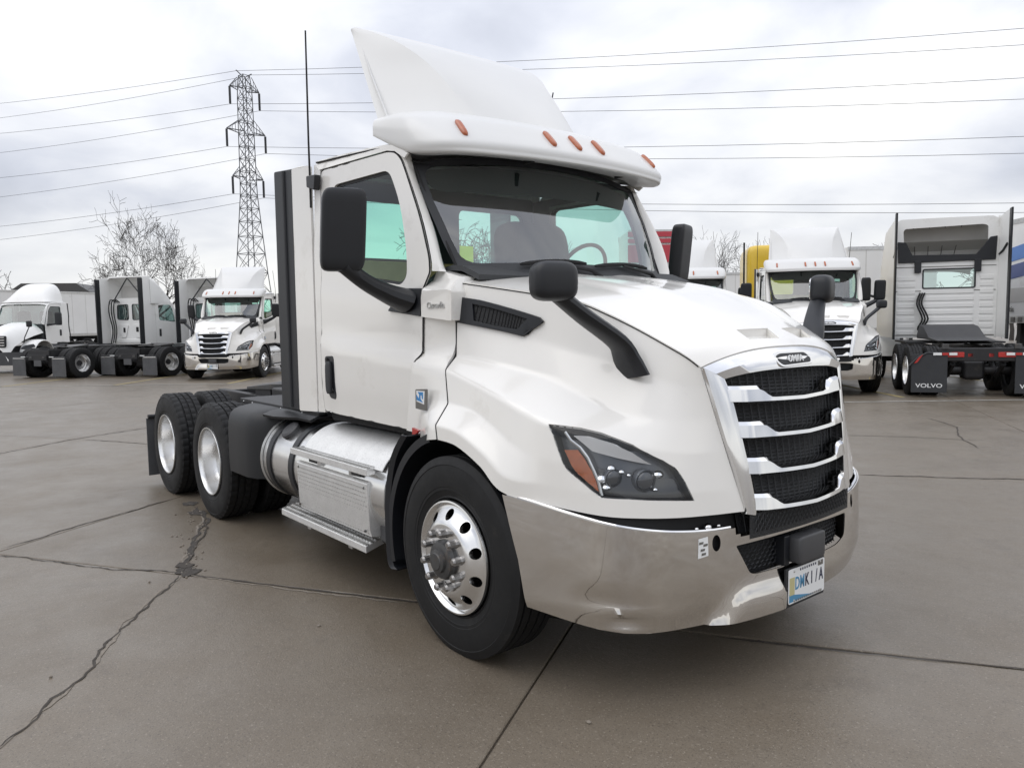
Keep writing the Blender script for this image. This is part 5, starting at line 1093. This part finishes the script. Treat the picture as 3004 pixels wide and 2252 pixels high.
trailer('long white box trailer far behind between the yellow truck and the seen-from-behind tractor', (-22.2, 27.5), (-13.6, 38.0), 1.15, 4.0, flip=1)
trailer('white trailer nose just showing left of the dark framed sleeper tractor', (-10.1, 22.2), (-8.4, 23.9), 1.1, 4.05, flip=1, seams=4)
RD = trailer('white box body with red upper band and thin lines behind the far mirror', (-7.31, 8.16), (-6.62, 9.03), .0, 3.45, W=1.3, flip=1, seams=3, legs=False, name='freight_box', cat='box')
for z0_, z1_ in ((3.30, 3.40), (3.18, 3.26), (2.80, 3.14)): MB().b2(-.02, 1.13, -.032, -.020, z0_, z1_).build('red_band', redp, RD)
BL = trailer('white trailer with blue and navy stripes at the right edge', (-5.35, 20.3), (-1.0, 16.4), 1.45, 4.1, flip=1, seams=5)
# stripes and lettering on the striped trailer (its visible side is the side facing the camera)
rzB = BL.rotation_euler[2]; sideB = .012
for P, mm in (([(0, 2.85), (5.8, 3.50), (5.8, 3.92), (0, 3.18)], bluep), ([(0, 2.42), (5.8, 3.02), (5.8, 3.40), (0, 2.76)], navyp)):
    MB().prism(P, lambda x, z: (x, -.010, z), lambda x, z: (x, -.004, z)).build('stripe', mm, BL)
MB().b2(0, 5.8, -.008, -.004, 1.98, 2.34).build('grey_panel', badge_w, BL)
for b_, x_, z_, sz_, mm in (('ar', 1.25, 3.16, .30, plate_w), ('101', 1.15, 2.73, .32, plate_w), ('Advertis', 1.35, 1.80, .20, badge_g)):
    text_mesh(b_, sz_, 'trailer_lettering', mm, BL, frame_mat((x_, -.013, z_), (1, 0, 0), (0, 0, 1)), .002, bold=True)
for k in range(18): MB().b2(.10+.3*k, .26+.3*k, -.03, -.022, 1.47, 1.60).build('side_marking', badge_g, BL)

# ------------------------------------------------------------------ distant buildings, pylon, lines, trees
bd = thing('low_building', 'low dark brown roofed building beyond the left trailers', 'building', (-92, 12, 0), R(60))
MB().b2(-3.5, 3.5, -4, 4, 0, 5.4).build('wall', trailer_w, bd); MB().prism([(-3.9, 5.4), (3.9, 5.4), (2.6, 6.3), (-2.6, 6.3)], lambda x, z: (x, -4.4, z), lambda x, z: (x, 4.4, z)).build('roof', cast, bd)
PX = np.array([-86.1, 30.2]); AD = np.array([-.215, .973])
py = thing('lattice_pylon', 'tall grey lattice electricity pylon with three cross arms', 'pylon', (PX[0], PX[1], 0), math.atan2(AD[1], AD[0]))
hwz = lambda z: float(np.interp(z, [0, 8, 17, 28.5, 31], [1.95, 1.25, .66, .58, .36]))
lv = [0, 2.8, 5.4, 7.8, 10.0, 12.0, 13.7, 15.2, 16.6, 18.0, 19.4, 20.8, 22.2, 23.6, 25.0, 26.4, 27.6, 28.9, 30.2]
for sx in (-1, 1):
    for sy in (-1, 1): MB().tube([(sx*hwz(z), sy*hwz(z), z) for z in lv], .055, 5).build('leg', galv, py)
m = MB()
for a, b in zip(lv[:-1], lv[1:]):
    ha, hb = hwz(a), hwz(b)
    for s in (-1, 1):
        for A_, B_ in (((-ha, s*ha, a), (hb, s*hb, b)), ((ha, s*ha, a), (-hb, s*hb, b)), ((s*ha, -ha, a), (s*hb, hb, b)), ((s*ha, ha, a), (s*hb, -hb, b)), ((-hb, s*hb, b), (hb, s*hb, b)), ((s*hb, -hb, b), (s*hb, hb, b))): m.tube([A_, B_], .034, 4, cap=False)
m.build('lattice_brace', galv, py, kind='stuff', smooth=False)
tips = {}
for z, h in ((28.6, 1.9), (23.8, 2.5), (18.6, 2.0)):
    for s in (-1, 1):
        w = hwz(z); m = MB(); e = (s*h, 0, z+.1)
        for sy in (-1, 1):
            m.tube([(s*w, sy*w, z), e], .06, 4); m.tube([(s*w, sy*w, z+1.4), e], .045, 4)
            for q in (.25, .5, .75): m.tube([(s*(w+(h-w)*q), sy*w*(1-q), z), (s*(w+(h-w)*(q+.0)), sy*w*(1-q), z+1.4*(1-q))], .03, 4)
        ao = m.build('cross_arm', galv, py, smooth=False)
        MB().tube([(s*h, 0, z), (s*h, 0, z-1.9)], .13, 6).build('insulator', trim, py); tips[(z, s)] = (PX+AD*s*h, z-1.95)
for s in (-1, 1): MB().tube([(s*.36, 0, 30.2), (s*1.0, 0, 30.6)], .06, 4).build('peak', galv, py); tips[(31, s)] = (PX+AD*s*1.0, 30.5)
LZ = {31: ((32.4, 31.5), (27.0, 26.4)), 28.6: ((28.4, 26.8), (22.8, 21.6)), 23.8: ((22.5, 20.8), (17.8, 16.8)), 18.6: ((16.0, 14.9), (12.05, 11.5))}
nm_ = {31: 'topmost', 28.6: 'second highest', 23.8: 'third highest', 18.6: 'lowest'}
for z in (31, 28.6, 23.8, 18.6):
    for s in (-1, 1):
        k = 0 if s < 0 else 1; p, pz = tips[(z, s)]; pts = []
        l = np.array([-127.3, 10.8]) + AD*s*1.5; r = np.array([-22.2, 76.3]) + AD*s*1.5; l2, r2 = l+(l-p)*.35, r+(r-p)*.35; zl, zr = LZ[z][0][k], LZ[z][1][k]; zl2, zr2 = zl+(zl-pz)*.5+.6, zr+(zr-pz)*.30
        for A_, za, B_, zb, sag in ((l2, zl2, p, pz, .5), (p, pz, r2, zr2, 1.0)):
            for q in np.linspace(0, 1, 13)[(0 if A_ is l2 else 1):]: pts.append((*(A_+(B_-A_)*q), za+(zb-za)*q-sag*4*q*(1-q)))
        w = MB().tube(pts, .022, 5).build('power_line', wire_m); tag(w, f'{nm_[z]} {"nearer" if s < 0 else "farther"} thin power line slung through the pylon', 'power line', 'power lines on the pylon')
def bare_tree(name, label, loc, H, seed, stems=1, spread=.55, depth=5, r0=.16, group=None, minr=.012, lean=.0):
    rn = random.Random(seed); T = thing(name, label, 'tree', loc, rn.random()*6, group); tr, tw = MB(), MB()
    def grow(p, d, L, r, k):
        n = 4; pts = [p]; dd = Vector(d)
        for i in range(n):
            dd = (dd+Vector((rn.gauss(0, .16), rn.gauss(0, .16), rn.gauss(.03, .10)))).normalized(); pts.append(pts[-1]+dd*(L/n))
        rs = [max(minr, r*(1-.45*i/n)) for i in range(n+1)]
        (tr if k < 2 else tw).tube(pts, rs, 6 if k < 2 else (4 if k < 3 else 3), cap=False)
        if k >= depth: return
        nb = (4 if k == 0 else rn.choice((2, 3, 3)))
        for i in range(nb):
            j = n if i < 2 else rn.choice((1, 2, 3)); a = rn.uniform(0, 6.283); e = dd.orthogonal().normalized(); e = Matrix.Rotation(a, 3, dd) @ e
            nd = (dd*(1-spread)+e*spread*rn.uniform(.7, 1.3)+Vector((0, 0, .10))).normalized(); grow(pts[j], nd, L*rn.uniform(.66, .86), rs[j]*rn.uniform(.58, .78), k+1)
    for q in range(stems):
        a = 6.283*q/stems+rn.uniform(-.3, .3); d = Vector((math.cos(a)*.22*(stems > 1), math.sin(a)*.22*(stems > 1), 1)).normalized(); grow(Vector((math.cos(a)*.3*(stems > 1), math.sin(a)*.3*(stems > 1), -.05)), d, H*.34, r0, 0)
    tr.build('trunk', bark, T); tw.build('crown', bark, T, smooth=False); return T
big = bare_tree('bare_tree', 'large spreading leafless tree left of the pylon', (-61.8, 12.4, 0), 12.2, 6, 3, .54, 6, .26, minr=.017); big.scale = (.55, .55, .86)
bare_tree('bare_tree', 'leafless tree seen through the cab rear window', (-32.9, 24.0, 0), 8.2, 8, 2, .55, 6, .16, minr=.014)
bare_tree('bare_tree', 'leafless tree beside the far mirror, tallest on the right', (-34.2, 45.4, 0), 7.6, 12, 2, .40, 5, .11, minr=.010)
bare_tree('bare_tree', 'low rounded leafless tree left of the yellow truck', (-34.2, 49.5, 0), 4.6, 15, 3, .55, 5, .10, minr=.010)
bare_tree('bare_tree', 'leafless tree top rising above the yellow truck', (-29.7, 48.6, 0), 6.6, 19, 2, .42, 5, .10, minr=.011)
bare_tree('bare_tree', 'leafless tree above the striped trailer at right', (-15.1, 53.7, 0), 8.4, 23, 2, .6, 5, .15, minr=.016)
bare_tree('bare_tree', 'leafless tree just left of the dark framed sleeper tractor', (-23.0, 51.5, 0), 6.6, 27, 2, .6, 5, .13, minr=.016)
bare_tree('bare_tree', 'leafless tree top at the left edge over the trailers', (-86.7, 5.6, 0), 8.0, 29, 2, .6, 4, .15, minr=.02)
bare_tree('bare_tree', 'low leafless bush tree right of the large spreading tree', (-60.1, 17.4, 0), 1.8, 33, 4, .65, 4, .08, minr=.016)
bare_tree('bare_tree', 'leafless tree seen through the passenger window', (-49.2, 27.8, 0), 5.8, 37, 3, .5, 6, .12, minr=.016)
# far wood that closes the horizon
rn = random.Random(77); m = MB()
for k in range(420):
    a = R(92)+R(100)*rn.random(); d = rn.uniform(105, 150); x, y = CAM[0]+d*math.cos(a), CAM[1]+d*math.sin(a); h = rn.uniform(2.2, 4.6)
    m.tube([(x, y, 0), (x+rn.gauss(0, .3), y+rn.gauss(0, .3), h*.5)], [.09, .05], 3, cap=False)
    for q in range(26): b = rn.uniform(0, 6.28); u = rn.uniform(.2, 1.0); w_ = rn.uniform(.2, .7); z_ = h*rn.uniform(.1, .6); m.tube([(x+rn.gauss(0, .5), y+rn.gauss(0, .5), z_), (x+math.cos(b)*h*.35*w_, y+math.sin(b)*h*.35*w_, z_+h*.25*u), (x+math.cos(b+.5)*h*.6*w_, y+math.sin(b+.5)*h*.6*w_, z_+h*.5*u)], [.035, .025, .012], 3, cap=False)
tag(m.build('far_wood', bark, smooth=False), 'low leafless wood along the horizon', 'wood', kind='stuff')
